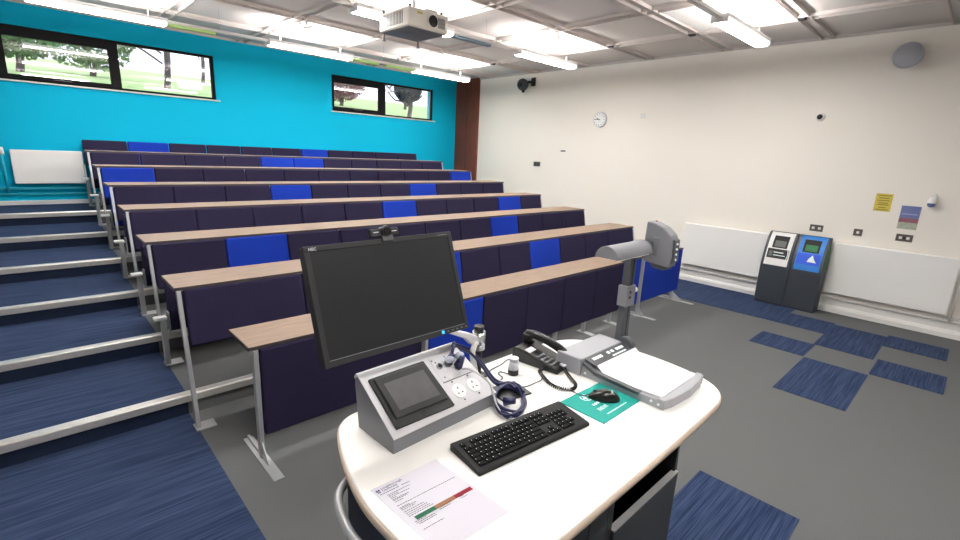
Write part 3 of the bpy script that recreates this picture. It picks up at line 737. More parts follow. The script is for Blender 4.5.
g.box((bx0-0.002, by0+0.03, 0.06), (bx0, by1-0.02, 0.88)); g.build('vented_panel', 'carcass', lect)
g = G(); g.tube([(0.66, 1.16, 0.86), (0.60, 1.15, 0.86), (0.535, 1.10, 0.86), (0.505, 1.02, 0.855), (0.50, 0.93, 0.84), (0.53, 0.83, 0.82), (0.60, 0.80, 0.81), (0.66, 0.80, 0.81)], 0.0125, seg=14); g.build('grab_rail', 'steel', lect)

# ---- console
con = thing('control_console', (0.697, 1.065, TZ), 'silver sloping control console with touch screen on the white desk', 'console', rz=math.radians(2.0))
WMc = WM[con.name_full]
L_ = 0.43
y0c, z0c, y1c, z1c = 0.0, 0.053, 0.195, 0.182
def shear(g):
    for v in g.b.verts:
        if v.co.x > L_*0.6: v.co.x += 0.012-0.14*v.co.y*(v.co.x/L_)
def cb(g):
    shear(g); bmesh.ops.transform(g.b, matrix=WMc, verts=g.b.verts); return g
prof = [(0, 0), (y0c, z0c), (y1c, z1c), (0.205, 0.184), (0.213, 0.176), (0.213, 0.15), (0.195, 0.0)]
g = G(); g.prism(prof, 'x', 0.0, L_); cb(g).build('body', 'greyp', con)
sa = math.atan2(z1c-z0c, y1c-y0c); SLn = math.hypot(y1c-y0c, z1c-z0c)
MS = WMc @ Matrix.Translation((0, y0c, z0c)) @ Matrix.Rotation(sa, 4, 'X')     # local: x along, y up the slope, z normal
def on_slope(name, m_, shapes, par=con):
    g = G(); shapes(g); (shear(g) if name == 'top_panel' else None); bmesh.ops.transform(g.b, matrix=MS, verts=g.b.verts); return g.build(name, m_, par)
on_slope('top_panel', 'silver', lambda g: g.box((-0.003, -0.006, 0), (L_+0.003, SLn+0.003, 0.005), 0.002))
g = G(); g.prism([(0.19, 0.181), (0.197, 0.188), (0.208, 0.187), (0.217, 0.174), (0.213, 0.168), (0.204, 0.178)], 'x', -0.001, L_+0.002); cb(g).build('top_lip', 'silver', con)
def bez(g):
    g.prism([(0.018, 0.018), (0.250, 0.012), (0.240, 0.205), (0.018, 0.205)], 'z', 0.004, 0.016, bev=0.003)
    g.prism([(0.03, 0.045), (0.238, 0.040), (0.230, 0.195), (0.03, 0.195)], 'z', 0.014, 0.024, bev=0.004)
tb = on_slope('touch_screen_bezel', 'blackm', bez)
on_slope('touch_screen', 'tscreen', lambda g: g.prism([(0.052, 0.066), (0.216, 0.062), (0.211, 0.168), (0.052, 0.168)], 'z', 0.022, 0.0245), tb)
on_slope('home_button', 'blackp', lambda g: g.cyl((0.128, 0.03, 0.014), (0.128, 0.03, 0.018), 0.009, seg=12), tb)
on_slope('socket_plate', 'silver', lambda g: g.box((0.268, 0.105, 0.004), (0.41, 0.21, 0.007), 0.001))
on_slope('plate_gap', 'dgrey', lambda g: g.box((0.266, 0.101, 0.004), (0.412, 0.1035, 0.0055)))
for x in (0.305, 0.375):
    pl = on_slope('power_socket', 'whitegloss', lambda g: g.cyl((x, 0.055, 0.004), (x, 0.055, 0.008), 0.027, seg=28))
    on_slope('socket_hole', 'blackp', lambda g: g.box((x-0.012, 0.044, 0.008), (x-0.006, 0.048, 0.0088)).box((x+0.006, 0.044, 0.008), (x+0.012, 0.048, 0.0088)).box((x-0.002, 0.062, 0.008), (x+0.002, 0.070, 0.0088)), pl)
for (x, y) in ((0.29, 0.165), (0.355, 0.135)):
    j = on_slope('audio_jack', 'chrome', lambda g: g.cyl((x, y, 0.006), (x, y, 0.014), 0.012, seg=16))
    on_slope('jack_hole', 'blackp', lambda g: g.cyl((x, y, 0.0135), (x, y, 0.016), 0.007, seg=12), j)
def scr(g):
    for (x, y) in ((0.275, 0.195), (0.335, 0.195), (0.285, 0.12), (0.285, 0.185), (0.40, 0.11), (0.30, 0.094), (0.305, 0.018), (0.375, 0.095), (0.375, 0.018)):
        g.cyl((x, y, 0.006), (x, y, 0.008), 0.003, seg=8)
on_slope('screw', 'dgrey', scr)

# ---- blue cables plugged into the console
def cable(pts, r, m_, label, name='cable', cat='cable', group=None, n=8):
    g = G(); g.tube(pts, r, seg=10, n=n); o = g.build(name, m_); tag(o, label, cat, group); return o
def slope_pt(x, y, z): return tuple(MS @ Vector((x, y, z)))
t = thing('audio_visual_cable', slope_pt(0.34, 0.15, 0.01), 'thick blue cable coiled beside the keyboard, plugged into the console', 'cable')
pts0 = [slope_pt(0.345, 0.175, 0.02), slope_pt(0.36, 0.20, 0.05), (1.10, 1.27, 1.115), (1.18, 1.27, 1.07), (1.215, 1.235, 1.02), (1.23, 1.17, 0.965)]
def coil(off, turns, z0, r1=0.108, r2=0.054):
    out_ = []; n = int(turns*10)
    for k in range(n+1):
        a = 0.25*PI-2*PI*k/10*1.0; w = 1+0.07*math.sin(k*1.7+off)
        u, v = r1*math.cos(a-0.25*PI)*w, r2*math.sin(a-0.25*PI)*w
        out_.append((1.190+(u-v)*0.7071+off*0.004, 1.052+(u+v)*0.7071, z0+0.0022*k/5+0.004*math.sin(k+off)))
    return out_
g = G()
for q, (dx, dy, dz) in enumerate(((0, 0, 0), (0.010, 0.006, 0.008), (-0.006, -0.010, 0.006))):
    lead = [Vector(p)+Vector((dx, dy, dz)) for p in pts0]
    g.tube([tuple(p) for p in lead]+coil(q, (2.1, 1.6, 1.2)[q], 0.949+q*0.006), 0.0052, seg=10, n=6)
g.build('cord', 'cable', t)
for a, b in ((slope_pt(0.33, 0.165, 0.012), slope_pt(0.345, 0.178, 0.045)), (slope_pt(0.36, 0.14, 0.012), slope_pt(0.372, 0.155, 0.05)), ((1.165, 1.055, 0.958), (1.19, 1.02, 0.966))):
    g = G(); g.cyl(a, b, 0.017, 0.011); g.build('plug', 'cable', t)
g = G(); g.ball(slope_pt(0.325, 0.165, 0.034), 0.016, (1.4, 0.9, 0.8)).ball(slope_pt(0.37, 0.165, 0.04), 0.015, (1.4, 0.9, 0.9)); g.build('clear_plug_cap', 'clearblue', t)
g = G(); g.tube([slope_pt(0.36, 0.12, 0.02), slope_pt(0.37, 0.09, 0.05), (1.12, 1.09, 1.03), (1.118, 1.05, 0.97), (1.105, 0.99, 0.949), (1.12, 0.955, 0.949), (1.17, 0.965, 0.949), (1.235, 1.03, 0.949)], 0.004, seg=8, n=8)
tag(g.build('clear_cable', 'clear'), 'thin pale clear cable looped under the thick blue cable', 'cable')
# black flat plate under the cable
g = G(); M = Matrix.Translation((1.262, 1.105, TZ)) @ Matrix.Rotation(math.radians(-10), 4, 'Z'); g.box((-0.075, -0.05, 0), (0.062, 0.065, 0.006), 0.003, M=M)
tag(g.build('adapter_plate', 'blackp'), 'flat black square plate lying under the coiled blue cable', 'plate')

# ---- monitor and arm
mon = thing('monitor', (0.80, 1.216, 1.235), 'large black monitor tilted back above the control console on a silver arm', 'monitor')
Mm = Matrix.Translation((0.80, 1.216, 1.396)) @ Matrix.Rotation(math.radians(-0.9), 4, 'Z') @ Matrix.Rotation(math.radians(-19.4), 4, 'X') @ Matrix.Rotation(math.radians(-0.6), 4, 'Y')
def on_mon(name, m_, fn, par=None):
    g = G(); fn(g); bmesh.ops.transform(g.b, matrix=Mm, verts=g.b.verts); return g.build(name, m_, par or mon)
w2, h2 = 0.265, 0.1735
def bz(g):
    b = 0.017
    g.box((-w2, 0.0, -h2), (w2, 0.035, h2), 0.005)
    g.box((-w2, -0.004, -h2), (w2, 0.004, -h2+b+0.002), 0.002); g.box((-w2, -0.004, h2-b), (w2, 0.004, h2), 0.002)
    g.box((-w2, -0.004, -h2+b), (-w2+b, 0.004, h2-b), 0.002); g.box((w2-b, -0.004, -h2+b), (w2, 0.004, h2-b), 0.002)
bezel = on_mon('bezel', 'blackm', bz)
on_mon('screen', 'screen', lambda g: g.box((-w2+0.016, -0.0015, -h2+0.018), (w2-0.016, 0.001, h2-0.016)))
on_mon('bezel_line', 'greyp', lambda g: g.box((-w2+0.016, -0.0045, -h2+0.0175), (w2-0.016, -0.0035, -h2+0.0195)), bezel)
on_mon('power_light', 'led', lambda g: g.box((w2-0.118, -0.005, -h2+0.005), (w2-0.108, -0.0035, -h2+0.015)), bezel)
on_mon('button', 'greyp', lambda g: [g.box((w2-0.095+k*0.02, -0.005, -h2+0.007), (w2-0.089+k*0.02, -0.0035, -h2+0.011)) for k in range(5)] and None, bezel)
on_mon('rear_housing', 'blackp', lambda g: g.box((-0.13, 0.035, -0.10), (0.13, 0.06, 0.10), 0.01))
text_mesh('NEC', 0.012, 'silver', bezel, Mm @ Matrix.Translation((-w2+0.014, -0.0046, h2-0.0135)) @ Matrix.Rotation(PI/2, 4, 'X'), bold=0.0002)
on_mon('model_mark', 'greyp', lambda g: g.box((w2-0.062, -0.0048, h2-0.010), (w2-0.022, -0.0038, h2-0.0085)), bezel)
t = mon
ax, ay = 1.245, 1.285
g = G(); g.cyl((ax, ay, TZ), (ax, ay, TZ+0.17), 0.017); g.box((ax-0.04, ay-0.03, TZ), (ax+0.04, ay+0.04, TZ+0.012), 0.004); g.build('post', 'blackp', t)
g = G(); g.cyl((ax, ay, TZ+0.125), (ax, ay, TZ+0.20), 0.027, seg=28); g.build('collar', 'chrome', t)
g = G(); g.cyl((ax, ay, TZ+0.199), (ax, ay, TZ+0.224), 0.020, seg=24); g.build('cap', 'blackp', t)
g = G(); g.prism([(ax-0.02, TZ+0.14), (ax-0.02, TZ+0.188), (ax-0.06, TZ+0.208), (ax-0.20, TZ+0.262), (ax-0.20, TZ+0.25), (ax-0.08, TZ+0.19), (ax-0.045, TZ+0.155)], 'y', ay-0.016, ay+0.016, bev=0.003); g.build('lower_arm', 'silver', t)
g = G(); g.tube([(ax-0.19, ay, TZ+0.256), (1.0, 1.31, TZ+0.31), (0.88, 1.30, TZ+0.42)], 0.010, seg=12); g.build('upper_arm', 'chrome', t)
g = G(); g.cyl((0.88, 1.30, TZ+0.42), (0.83, 1.285, TZ+0.44), 0.03); g.build('mount_head', 'blackp', t)
g = G(); g.tube([(ax-0.03, ay-0.02, TZ+0.17), (ax-0.05, ay-0.02, TZ+0.13), (ax-0.045, ay-0.03, TZ+0.07), (ax-0.03, ay-0.03, TZ+0.012)], 0.012, seg=10); g.build('cable_sleeve', 'white', t)
# webcam on top of monitor
wc = thing('webcam', tuple(Mm @ Vector((0, 0, h2))), 'black webcam with two speaker wings clipped on the monitor', 'webcam')
def on_w(name, m_, fn, par=None):
    g = G(); fn(g); bmesh.ops.transform(g.b, matrix=Mm @ Matrix.Translation((0.005, 0, h2)), verts=g.b.verts); return g.build(name, m_, par or wc)
on_w('clip', 'dgrey', lambda g: g.box((-0.018, -0.010, -0.010), (0.022, 0.02, 0.008), 0.002))
on_w('wings', 'blackm', lambda g: g.box((-0.052, -0.002, 0.006), (-0.008, 0.018, 0.034), 0.005).box((0.010, -0.002, 0.006), (0.052, 0.018, 0.034), 0.005))
on_w('head', 'blackp', lambda g: g.cyl((0, -0.014, 0.02), (0, 0.022, 0.024), 0.016, seg=20).ball((0.004, 0, 0.03), 0.012))
on_w('lens', 'lens', lambda g: g.cyl((0, -0.017, 0.0196), (0, -0.013, 0.02), 0.009, seg=16))
on_w('light_mark', 'silver', lambda g: g.box((-0.042, -0.0035, 0.020), (-0.024, -0.002, 0.0225)).box((0.024, -0.0035, 0.020), (0.042, -0.002, 0.0225)))

# ---- keyboard
kb = thing('keyboard', (1.071, 0.873, TZ), 'black full-size keyboard on the white desk', 'keyboard', rz=math.radians(-6.0))
K = WM[kb.name_full]
KL, KW = 0.478, 0.152
g = G()
def zt(y): return 0.012+0.012*((y+KW/2)/KW)
pr = [(-KW/2, 0.0), (-KW/2, 0.009), (-KW/2+0.006, 0.013), (-KW/2+0.022, 0.015), (KW/2-0.022, 0.026), (KW/2-0.004, 0.026), (KW/2, 0.021), (KW/2, 0.0)]
g.prism(pr, 'x', -KL/2, KL/2, bev=0.003); g.b.verts.ensure_lookup_table()
bmesh.ops.transform(g.b, matrix=K, verts=g.b.verts); kbody = g.build('case', 'kbcase', kb)
text_mesh('Logitech', 0.008, 'silver', kbody, K @ Matrix.Translation((-0.075, KW/2-0.012, 0.0262)), bold=0.0001) if False else None
u = 0.0188
x00 = -KL/2+0.016
tilt = math.atan2(0.011, KW-0.044)
keym = {}
def keymesh(w, h=1.0):
    key = (round(w, 3), h)
    if key not in keym:
        g = G(); a, b = w*u/2-0.0009, h*u*0.94/2-0.0009; t = 0.0020
        vs = [g.b.verts.new(p) for p in [(-a, -b, 0), (a, -b, 0), (a, b, 0), (-a, b, 0), (-a+t, -b+t*0.8, 0.0062), (a-t, -b+t*0.8, 0.0062), (a-t, b-t*0.8, 0.0062), (-a+t, b-t*0.8, 0.0062)]]
        for f in ((3, 2, 1, 0), (4, 5, 6, 7), (0, 1, 5, 4), (1, 2, 6, 5), (2, 3, 7, 6), (3, 0, 4, 7)): g.b.faces.new([vs[i] for i in f])
        tl = 0.0016
        f = g.b.faces.new([g.b.verts.new(p) for p in ((-a+t+0.001, b-t-0.0052, 0.0064), (-a+t+0.001+tl, b-t-0.0052, 0.0064), (-a+t+0.001+tl, b-t-0.0024, 0.0064), (-a+t+0.001, b-t-0.0024, 0.0064))]); f.material_index = 1
        me = bpy.data.meshes.new('key'); g.b.to_mesh(me); g.b.free(); me.materials.append(MT['keycap']); me.materials.append(MT['print']); keym[key] = me
    return keym[key]
rows = []
for r in range(6):
    yv = -KW/2+0.0275+r*u*0.94+(0.003 if r == 5 else 0)
    if r == 5: main = [1.0, -1.0, 1, 1, 1, 1, -0.5, 1, 1, 1, 1, -0.5, 1, 1, 1, 1]
    elif r == 4: main = [1]*13+[2]
    elif r == 3: main = [1.5]+[1]*12+[1.5]
    elif r == 2: main = [1.75]+[1]*11+[2.25]
    elif r == 1: main = [1.25]+[1]*11+[2.75]
    else: main = [1.5, 1.25, 1.25, 6.5, 1.5, 1.5, 1.5]
    x = 0; ks = []
    for w in main:
        if w > 0: ks.append((x+w/2, w))
        x += abs(w)
    nav = {5: 3, 4: 3, 3: 3, 2: 0, 1: 1, 0: 3}[r]
    if nav == 1: ks.append((15.3+1.5, 1))
    else: ks += [(15.3+q+0.5, 1) for q in range(nav)]
    num = {5: [], 4: [1, 1, 1, 1], 3: [1, 1, 1, 1], 2: [1, 1, 1], 1: [1, 1, 1, 1], 0: [2, 1]}[r]
    x = 18.6
    for w in num: ks.append((x+w/2, w)); x += w
    rows.append((yv, ks))
nk = 0
for yv, ks in rows:
    for (xc, w) in ks:
        z = 0.0145+(yv+KW/2-0.022)*math.tan(tilt)
        o = bpy.data.objects.new('key', keymesh(w)); COL.objects.link(o); o.parent = kb
        o.matrix_local = Matrix.Translation((x00+xc*u, yv, z)) @ Matrix.Rotation(tilt, 4, 'X') if True else None
        nk += 1
print('keys', nk)
g = G(); g.box((x00-0.004, -KW/2+0.0175, 0.0), (x00+15*u+0.004, -KW/2+0.018+6*u*0.94+0.006, 0.0006)); g.box((x00+15.2*u, -KW/2+0.0175, 0), (x00+18.4*u, -KW/2+0.018+6*u*0.94+0.006, 0.0006)); g.box((x00+18.5*u, -KW/2+0.0175, 0), (x00+22.7*u, -KW/2+0.018+5*u*0.94+0.006, 0.0006))
bmesh.ops.transform(g.b, matrix=K @ Matrix.Translation((0, 0, 0.0142-0.0175*0)) @ Matrix.Translation((0, -KW/2+0.022, 0)) @ Matrix.Rotation(tilt, 4, 'X') @ Matrix.Translation((0, KW/2-0.022, 0)), verts=g.b.verts)
g.build('key_well', 'inside', kb)

# ---- mouse mat and mouse
mm = thing('mouse_mat', (1.474, 0.840, TZ), 'teal mouse mat with white print beside the keyboard', 'mouse mat', rz=math.radians(-1.4))
g = G(); g.prism([(1.348, 0.937+0.0), (1.600, 0.931), (1.600, 0.748), (1.349, 0.746)][::-1], 'z', TZ, TZ+0.003, bev=0.0008); g.build('sheet', 'mint', mm)
g = G()
zc = TZ+0.0034
cxm, cym = 1.452, 0.893
for k in range(20):
    if 4 <= k <= 6: continue
    a = k*PI/10; a2 = (k+1)*PI/10
    vs = [g.b.verts.new((cxm+r*math.cos(q), cym+r*math.sin(q), zc)) for r, q in ((0.019, a), (0.019, a2), (0.024, a2), (0.024, a))]; g.b.faces.new(vs)
for a in (0.3, 1.6, 2.7):
    g.box((cxm-0.003, cym, zc-0.0003), (cxm+0.003, cym+0.016, zc), M=Matrix.Translation((cxm, cym, 0)) @ Matrix.Rotation(a, 4, 'Z') @ Matrix.Translation((-cxm, -cym, 0)))
g.build('printed_logo', 'print', mm)
g = G(); 
for (x0, x1, y) in ((1.425, 1.432, 0.842), (1.437, 1.447, 0.842), (1.452, 1.462, 0.842), (1.466, 1.474, 0.842)): g.box((x0, y-0.006, zc-0.0003), (x1, y+0.006, zc))
for q, (x0, x1) in enumerate(((1.412, 1.420), (1.423, 1.431), (1.434, 1.442), (1.447, 1.455), (1.458, 1.466))):
    g.box((x0, 0.801, zc-0.0003), (x0+0.0025, 0.818, zc)); g.box((x1-0.0025, 0.801, zc-0.0003), (x1, 0.818, zc)); g.box((x0, 0.808 if q % 2 else 0.815, zc-0.0003), (x1, 0.811 if q % 2 else 0.818, zc))
for k in range(22): g.box((1.414+k*0.006, 0.771, zc-0.0003), (1.4185+k*0.006, 0.776, zc))
g.build('printed_lines', 'print', mm)
ms = thing('computer_mouse', (1.499, 0.843, TZ+0.003), 'glossy black mouse on the teal mouse mat', 'mouse', rz=math.radians(-52))
Mo = WM[ms.name_full]
g = G(); t_ = bmesh.new(); bmesh.ops.create_uvsphere(t_, u_segments=28, v_segments=16, radius=1)
for f in t_.faces: f.smooth = True
for v in t_.verts:
    x, y, z = v.co; taper = 1-0.12*max(0, -x)
    v.co = (x*0.060, y*0.033*(1-0.10*abs(x+0.2))*taper, max(z, -0.05)*0.038*(1-0.22*max(0, -x)))
bmesh.ops.transform(t_, matrix=Mo @ Matrix.Translation((0, 0, 0.0018)), verts=t_.verts); g._merge(t_); g.build('shell', 'blackp', ms)
g = G(); g.cyl((-0.036, -0.003, 0.027), (-0.036, 0.003, 0.027), 0.008, seg=16); bmesh.ops.transform(g.b, matrix=Mo, verts=g.b.verts); g.build('scroll_wheel', 'dgrey', ms)
g = G(); g.box((0.02, -0.006, 0.034), (0.032, 0.006, 0.0365), 0.002); bmesh.ops.transform(g.b, matrix=Mo, verts=g.b.verts); g.build('logo_mark', 'silver', ms)
g = G(); g.tube([tuple(Mo @ Vector((-0.054, 0, 0.012))), (1.455, 0.905, TZ+0.006), (1.450, 0.93, TZ+0.004), (1.452, 0.965, TZ+0.003), (1.43, 1.02, TZ+0.003), (1.49, 1.15, TZ+0.003)], 0.0018, seg=8); g.build('cord', 'blackp', ms)

# ---- paper sheet
pp = thing('instruction_sheet', (0.68, 0.83, TZ), 'printed white sheet with green, tan and red bar on the desk', 'paper')
A = Vector((0.563, 0.972, TZ)); ux = Vector((0.2165, -0.009, 0)); uy = Vector((0.013, -0.288, 0))
def PPt(a, b, z=0.0012): return A+ux*a+uy*b+Vector((0, 0, z))
g = G()
vs0 = [PPt(a, b, 0.0002) for a, b in ((0, 0), (1, 0), (1, 1), (0, 1))]; vs1 = [PPt(a, b, 0.0010) for a, b in ((0, 0), (1, 0), (1, 1), (0, 1))]
V0 = [g.b.verts.new(v) for v in vs0]; V1 = [g.b.verts.new(v) for v in vs1]
g.b.faces.new(V0); g.b.faces.new(V1[::-1])
for i in range(4): g.b.faces.new((V0[i], V0[(i+1) % 4], V1[(i+1) % 4], V1[i]))
g.build('sheet', 'sheet', pp)
def quad(g, a0, b0, a1, b1, z=0.0013):
    g.b.faces.new([g.b.verts.new(PPt(a, b, z)) for a, b in ((a0, b0), (a1, b0), (a1, b1), (a0, b1))])
def words(g, a0, a1, b, h=0.013):
    a = a0
    while a < a1:
        w = random.uniform(0.012, 0.035); quad(g, a, b, min(a+w, a1), b+h*0.6); a += w+0.007
for blk in (((0.10, 0.42, 0.155), (0.10, 0.24, 0.175), (0.10, 0.38, 0.195), (0.10, 0.17, 0.215), (0.10, 0.33, 0.235), (0.10, 0.30, 0.25), (0.10, 0.22, 0.275)), ((0.08, 0.95, 0.33),), ((0.08, 0.22, 0.365), (0.08, 0.30, 0.38), (0.08, 0.26, 0.40), (0.08, 0.36, 0.43), (0.08, 0.38, 0.455), (0.08, 0.40, 0.478), (0.08, 0.42, 0.50)), ((0.08, 0.24, 0.585), (0.08, 0.34, 0.605), (0.10, 0.34, 0.625)), ((0.42, 0.62, 0.575), (0.42, 0.58, 0.595)), ((0.73, 0.93, 0.56), (0.73, 0.80, 0.58), (0.73, 0.83, 0.60)), ((0.08, 0.36, 0.70),)):
    g = G()
    for (a0, a1, b) in blk: words(g, a0, a1, b)
    g.build('printed_text', 'ink', pp)
g = G(); quad(g, 0.03, 0.045, 0.052, 0.07); quad(g, 0.058, 0.045, 0.08, 0.07); quad(g, 0.035, 0.075, 0.052, 0.092); quad(g, 0.058, 0.075, 0.075, 0.092)
g.build('crest', 'navy', pp)
Mt = Matrix.Translation(PPt(0.10, 0.060)) @ Matrix.Rotation(math.radians(-1.6), 4, 'Z')
text_mesh('Loughborough', 0.0112, 'navy', pp, Mt, ext=0.0001)
text_mesh('University', 0.0112, 'navy', pp, Matrix.Translation(PPt(0.10, 0.093)) @ Matrix.Rotation(math.radians(-1.6), 4, 'Z'), ext=0.0001)
g = G(); words(g, 0.04, 0.30, 0.112, 0.016); words(g, 0.34, 0.46, 0.112, 0.016); g.build('heading', 'navy', pp)
for (a0, a1, m_) in ((0.09, 0.37, 'green'), (0.37, 0.66, 'tan'), (0.66, 0.93, 'red')):
    g = G(); quad(g, a0+0.03, 0.53, a1+0.03, 0.58); g.build('colour_bar', m_, pp)

# ---- cup / small pot
t = thing('small_pot', (1.384, 1.195, TZ), 'small clear pot with dark base between console and telephone', 'pot')
g = G(); g.cyl((1.384, 1.21, TZ), (1.384, 1.21, TZ+0.022), 0.0225, seg=28); g.build('base', 'blackm', t)
g = G(); g.cyl((1.384, 1.21, TZ+0.022), (1.384, 1.21, TZ+0.058), 0.0215, seg=28).cyl((1.384, 1.21, TZ+0.062), (1.384, 1.21, TZ+0.074), 0.019, seg=28).cyl((1.384, 1.21, TZ+0.058), (1.384, 1.21, TZ+0.062), 0.017, seg=28); g.build('clear_top', 'clear', t)

# ---- telephone
ph = thing('telephone', (1.569, 1.217, TZ), 'black desk telephone with coiled cord next to the document camera', 'telephone', rz=math.radians(9))
Pm = WM[ph.name_full]
def on_ph(name, m_, fn, par=None):
    g = G(); fn(g); bmesh.ops.transform(g.b, matrix=Pm, verts=g.b.verts); return g.build(name, m_, par or ph)
PA = math.atan2(0.046, 0.20)
def bs(g):
    g.prism([(-0.125, 0.0), (-0.125, 0.016), (-0.11, 0.022), (0.08, 0.066), (0.105, 0.06), (0.11, 0.0)], 'x', -0.068, 0.068, bev=0.005)
bodyp = on_ph('base', 'blackp', bs)
def hs(g):
    x = 0.034
    g.tube([(x, -0.122, 0.040), (x, -0.085, 0.070), (x, -0.02, 0.092), (x, 0.05, 0.104), (x, 0.098, 0.098)], 0.019, seg=14)
    g.box((x-0.022, -0.135, 0.018), (x+0.022, -0.09, 0.056), 0.012, 3); g.box((x-0.022, 0.06, 0.062), (x+0.022, 0.112, 0.108), 0.012, 3)
on_ph('handset', 'blackp', hs)
def pz(y): return 0.022+(y+0.11)*math.tan(PA)
def keys(g):
    for r in range(4):
        for c in range(3):
            y = -0.085+r*0.022
            g.box((-0.058+c*0.021, y-0.006, pz(y)), (-0.044+c*0.021, y+0.006, pz(y)+0.005), 0.0015)
on_ph('keypad', 'greyp', keys, bodyp)
on_ph('display', 'silver', lambda g: g.box((-0.026, -0.014, 0.0), (0.026, 0.014, 0.003), M=Matrix.Translation((-0.032, 0.035, pz(0.035)+0.001)) @ Matrix.Rotation(PA, 4, 'X')), bodyp)
# coiled cord
path = smooth_path([(1.535, 1.10, 0.955), (1.49, 1.15, 0.950), (1.455, 1.11, 0.949), (1.425, 1.05, 0.949), (1.425, 0.995, 0.949), (1.46, 0.962, 0.949), (1.50, 0.975, 0.949), (1.53, 1.02, 0.949), (1.562, 1.07, 0.951), (1.59, 1.105, 0.962)], 40)
hel = []; nrm = Vector((0, 0, 1))
for i, p in enumerate(path):
    d = (path[min(i+1, len(path)-1)]-path[max(i-1, 0)]).normalized(); s = d.cross(nrm).normalized(); n2 = s.cross(d)
    a = i*0.9; hel.append(p+(s*math.cos(a)+n2*math.sin(a))*0.0055)
g = G(); g.tube(hel, 0.0022, seg=6, n=2); g.build('coiled_cord', 'blackp', ph)
g = G(); g.box((1.573, 1.085, 0.955), (1.59, 1.115, 0.968), 0.003); g.build('cord_plug', 'clear', ph)
cable([(1.50, 1.15, TZ+0.003), (1.44, 1.10, TZ+0.003), (1.39, 1.095, TZ+0.003), (1.33, 1.10, TZ+0.003), (1.31, 1.14, TZ+0.003), (1.28, 1.17, TZ+0.008), (1.24, 1.15, TZ+0.010)], 0.002, 'blackp', 'thin black wire from the telephone to the black plate')
cable([(1.52, 1.31, TZ+0.003), (1.465, 1.318, TZ+0.003), (1.40, 1.30, TZ+0.003), (1.33, 1.29, TZ+0.003), (1.29, 1.26, TZ+0.003)], 0.0022, 'blackp', 'black wire running behind the small clear pot')
cable([(1.362, 1.215, TZ+0.004), (1.35, 1.25, TZ+0.004), (1.33, 1.245, TZ+0.004), (1.32, 1.21, TZ+0.004), (1.30, 1.20, TZ+0.004)], 0.0022, 'blackp', 'short black wire curling out of the small clear pot')

# ---- document camera
dc = thing('document_camera', (1.8, 0.90, TZ), 'grey document camera with upright arm, lamp and white stage on the desk', 'document camera')
X0, X1, YF, YB = 1.60, 1.955, 0.655, 1.145
def curve_side(x, ztop, zb=TZ):
    pass
g = G()
# low tray: side view profile (y,z): front lip low, sweeps up to the box at the back
tray = [(YF, TZ), (YF, TZ+0.036), (YF+0.03, TZ+0.034), (YF+0.15, TZ+0.026), (YF+0.28, TZ+0.032), (YB-0.13, TZ+0.062), (YB-0.12, TZ)]
g.prism(tray, 'x', X0+0.002, X1, bev=0.002); g.build('base_tray', 'traygrey', dc)
g = G(); g.box((X0-0.010, YB-0.125, TZ), (X1-0.035, YB, TZ+0.076), 0.005); g.build('rear_housing', 'traygrey', dc)
g = G(); g.prism([(YB-0.18, TZ+0.052), (YB-0.126, TZ+0.066), (YB-0.126, TZ+0.072), (YB-0.18, TZ+0.058)], 'x', X0+0.02, X1-0.003); dk = g.build('control_deck', 'dgrey', dc)
g = G()
for k, (a, b) in enumerate(((0.05, 0.12), (0.16, 0.18), (0.19, 0.21), (0.23, 0.29))):
    g.prism([(YB-0.152, TZ+0.065), (YB-0.138, TZ+0.069), (YB-0.138, TZ+0.070), (YB-0.152, TZ+0.066)], 'x', X0+a, X0+b)
g.prism([(YB-0.172, TZ+0.0595), (YB-0.165, TZ+0.0615), (YB-0.165, TZ+0.0625), (YB-0.172, TZ+0.0605)], 'x', X0+0.17, X0+0.28)
g.build('button', 'print', dk)
st = [(YF+0.022, TZ+0.0345), (YF+0.15, TZ+0.0285), (YF+0.28, TZ+0.0345), (YB-0.181, TZ+0.056)]
g = G(); g.prism(st+[(y, z+0.003) for y, z in st[::-1]], 'x', X0+0.028, X1-0.012); g.build('stage', 'paper', dc)
g = G(); g.prism([(YF+0.10, TZ+0.022), (YF+0.30, TZ+0.026), (YB-0.13, TZ+0.050), (YB-0.13, TZ+0.066), (YF+0.30, TZ+0.042), (YF+0.10, TZ+0.034)], 'x', X0-0.003, X0+0.022, bev=0.002); g.build('side_rail', 'dgrey', dc)
g = G(); g.prism([(X0, YF), (X0+0.05, YF-0.012), (X0+0.18, YF-0.022), (X0+0.30, YF-0.012), (X1, YF+0.005), (X1, YF+0.03), (X0+0.30, YF+0.018), (X0+0.18, YF+0.010), (X0+0.05, YF+0.018), (X0, YF+0.03)], 'z', TZ+0.002, TZ+0.040, bev=0.003); g.build('front_lip', 'traygrey', dc)
g = G()
for (y, z) in ((YF+0.02, TZ+0.018), (YF+0.05, TZ+0.02), (YB-0.145, TZ+0.02), (YB-0.11, TZ+0.018), (YB-0.07, TZ+0.02)):
    g.cyl((X0-0.002, y, z), (X0+0.003, y, z), 0.005, seg=10)
g.build('screw', 'print', dc)
axd, ayd = 1.972, 1.055
g = G(); g.cyl((axd-0.055, ayd-0.045, TZ+0.055), (axd-0.02, ayd-0.045, TZ+0.055), 0.042, seg=28); g.build('arm_hinge', 'dgrey', dc)
g = G(); g.prism([(axd-0.036, TZ+0.02), (axd+0.034, TZ+0.02), (axd+0.022, 1.19), (axd+0.022, 1.44), (axd-0.024, 1.44), (axd-0.030, 1.19)], 'y', ayd-0.018, ayd+0.018, bev=0.004); arm = g.build('arm', 'dgrey', dc)
g = G(); g.box((axd-0.004, ayd-0.0195, TZ+0.06), (axd+0.002, ayd-0.017, 1.40)); g.build('arm_groove', 'blackm', arm)
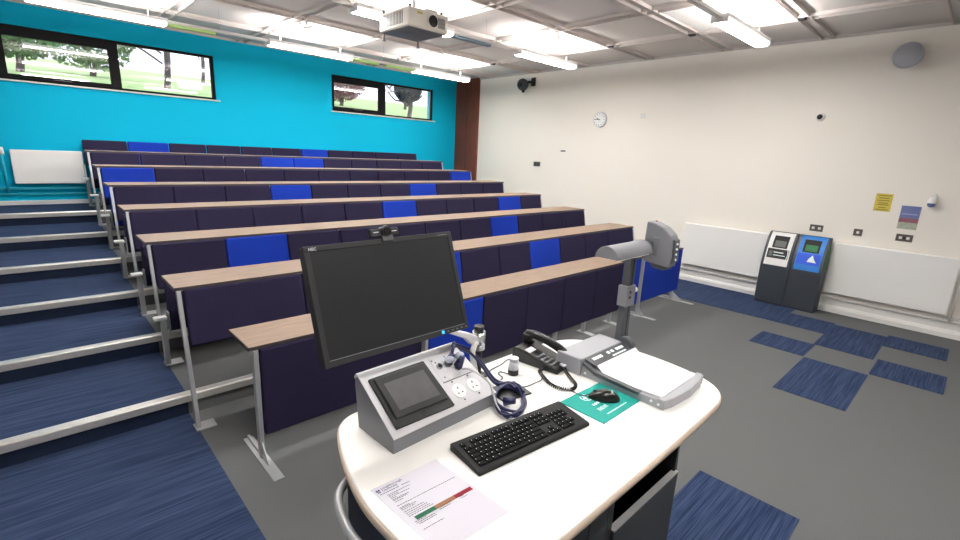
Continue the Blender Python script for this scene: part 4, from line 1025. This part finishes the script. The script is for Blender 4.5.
g = G(); g.box((axd-0.042, ayd-0.025, 1.175), (axd+0.034, ayd+0.025, 1.275), 0.005); cl = g.build('height_collar', 'greyp', dc)
g = G(); g.cyl((axd-0.015, ayd-0.028, 1.245), (axd-0.015, ayd-0.024, 1.245), 0.007, seg=10).cyl((axd-0.015, ayd-0.028, 1.22), (axd-0.015, ayd-0.024, 1.22), 0.007, seg=10); g.build('collar_hole', 'blackp', cl)
g = G(); g.cyl((axd+0.03, ayd, 1.238), (axd+0.075, ayd, 1.238), 0.008, seg=12).cyl((axd+0.06, ayd, 1.238), (axd+0.08, ayd, 1.238), 0.012, seg=14); g.build('collar_knob', 'silver', cl)
# lamp: half cylinder along X
def halfcyl(x0, x1, yc, zc, ry, rz, n=16): return [(yc+ry*math.cos(PI*i/n), zc+rz*math.sin(PI*i/n)) for i in range(n+1)]
g = G(); g.prism(halfcyl(0, 0, 0.985, 1.450, 0.052, 0.050), 'x', 1.64, 1.925, bev=0.002, smooth=False); lamp = g.build('lamp_head', 'greyp', dc)
g = G(); g.box((1.66, 0.940, 1.445), (1.91, 1.030, 1.450)); g.build('lamp_lens', 'white', lamp)
g = G(); g.cyl((1.922, 0.985, 1.462), (1.962, 0.985, 1.462), 0.032, seg=20).box((1.93, 0.97, 1.455), (2.01, 1.045, 1.487), 0.006); g.build('head_joint', 'dgrey', dc)
# camera head: tall hood, side seen from lectern
prof = [(1.015, 1.575), (0.985, 1.573), (0.935, 1.555), (0.90, 1.525), (0.89, 1.505), (0.886, 1.43), (0.890, 1.383), (1.01, 1.393), (1.018, 1.48)]
g = G(); g.prism(prof, 'x', 2.0, 2.07, bev=0.006); hd = g.build('camera_head', 'greyp', dc)
g = G(); g.prism([(0.985, 1.39), (0.90, 1.383), (0.90, 1.372), (0.92, 1.366), (0.97, 1.37)], 'x', 2.005, 2.062, bev=0.004); g.build('lens_hood', 'dgrey', hd)
g = G(); g.box((1.995, 0.945, 1.43), (2.001, 0.975, 1.51), 0.003); g.build('slot_cover', 'greyp', hd)
g = G(); g.prism([(0.889, 1.40), (0.892, 1.51), (0.881, 1.505), (0.877, 1.41)], 'x', 2.012, 2.062, bev=0.003); kp = g.build('button_panel', 'dgrey', hd)
g = G()
for k in range(4): g.cyl((2.03, 0.882, 1.42+k*0.023), (2.03, 0.874, 1.42+k*0.023), 0.005, seg=10)
g.build('button', 'print', kp)
g = G(); g.cyl((2.04, 0.99, 1.570), (2.04, 0.99, 1.578), 0.004, seg=8); g.build('indicator', 'red', hd)
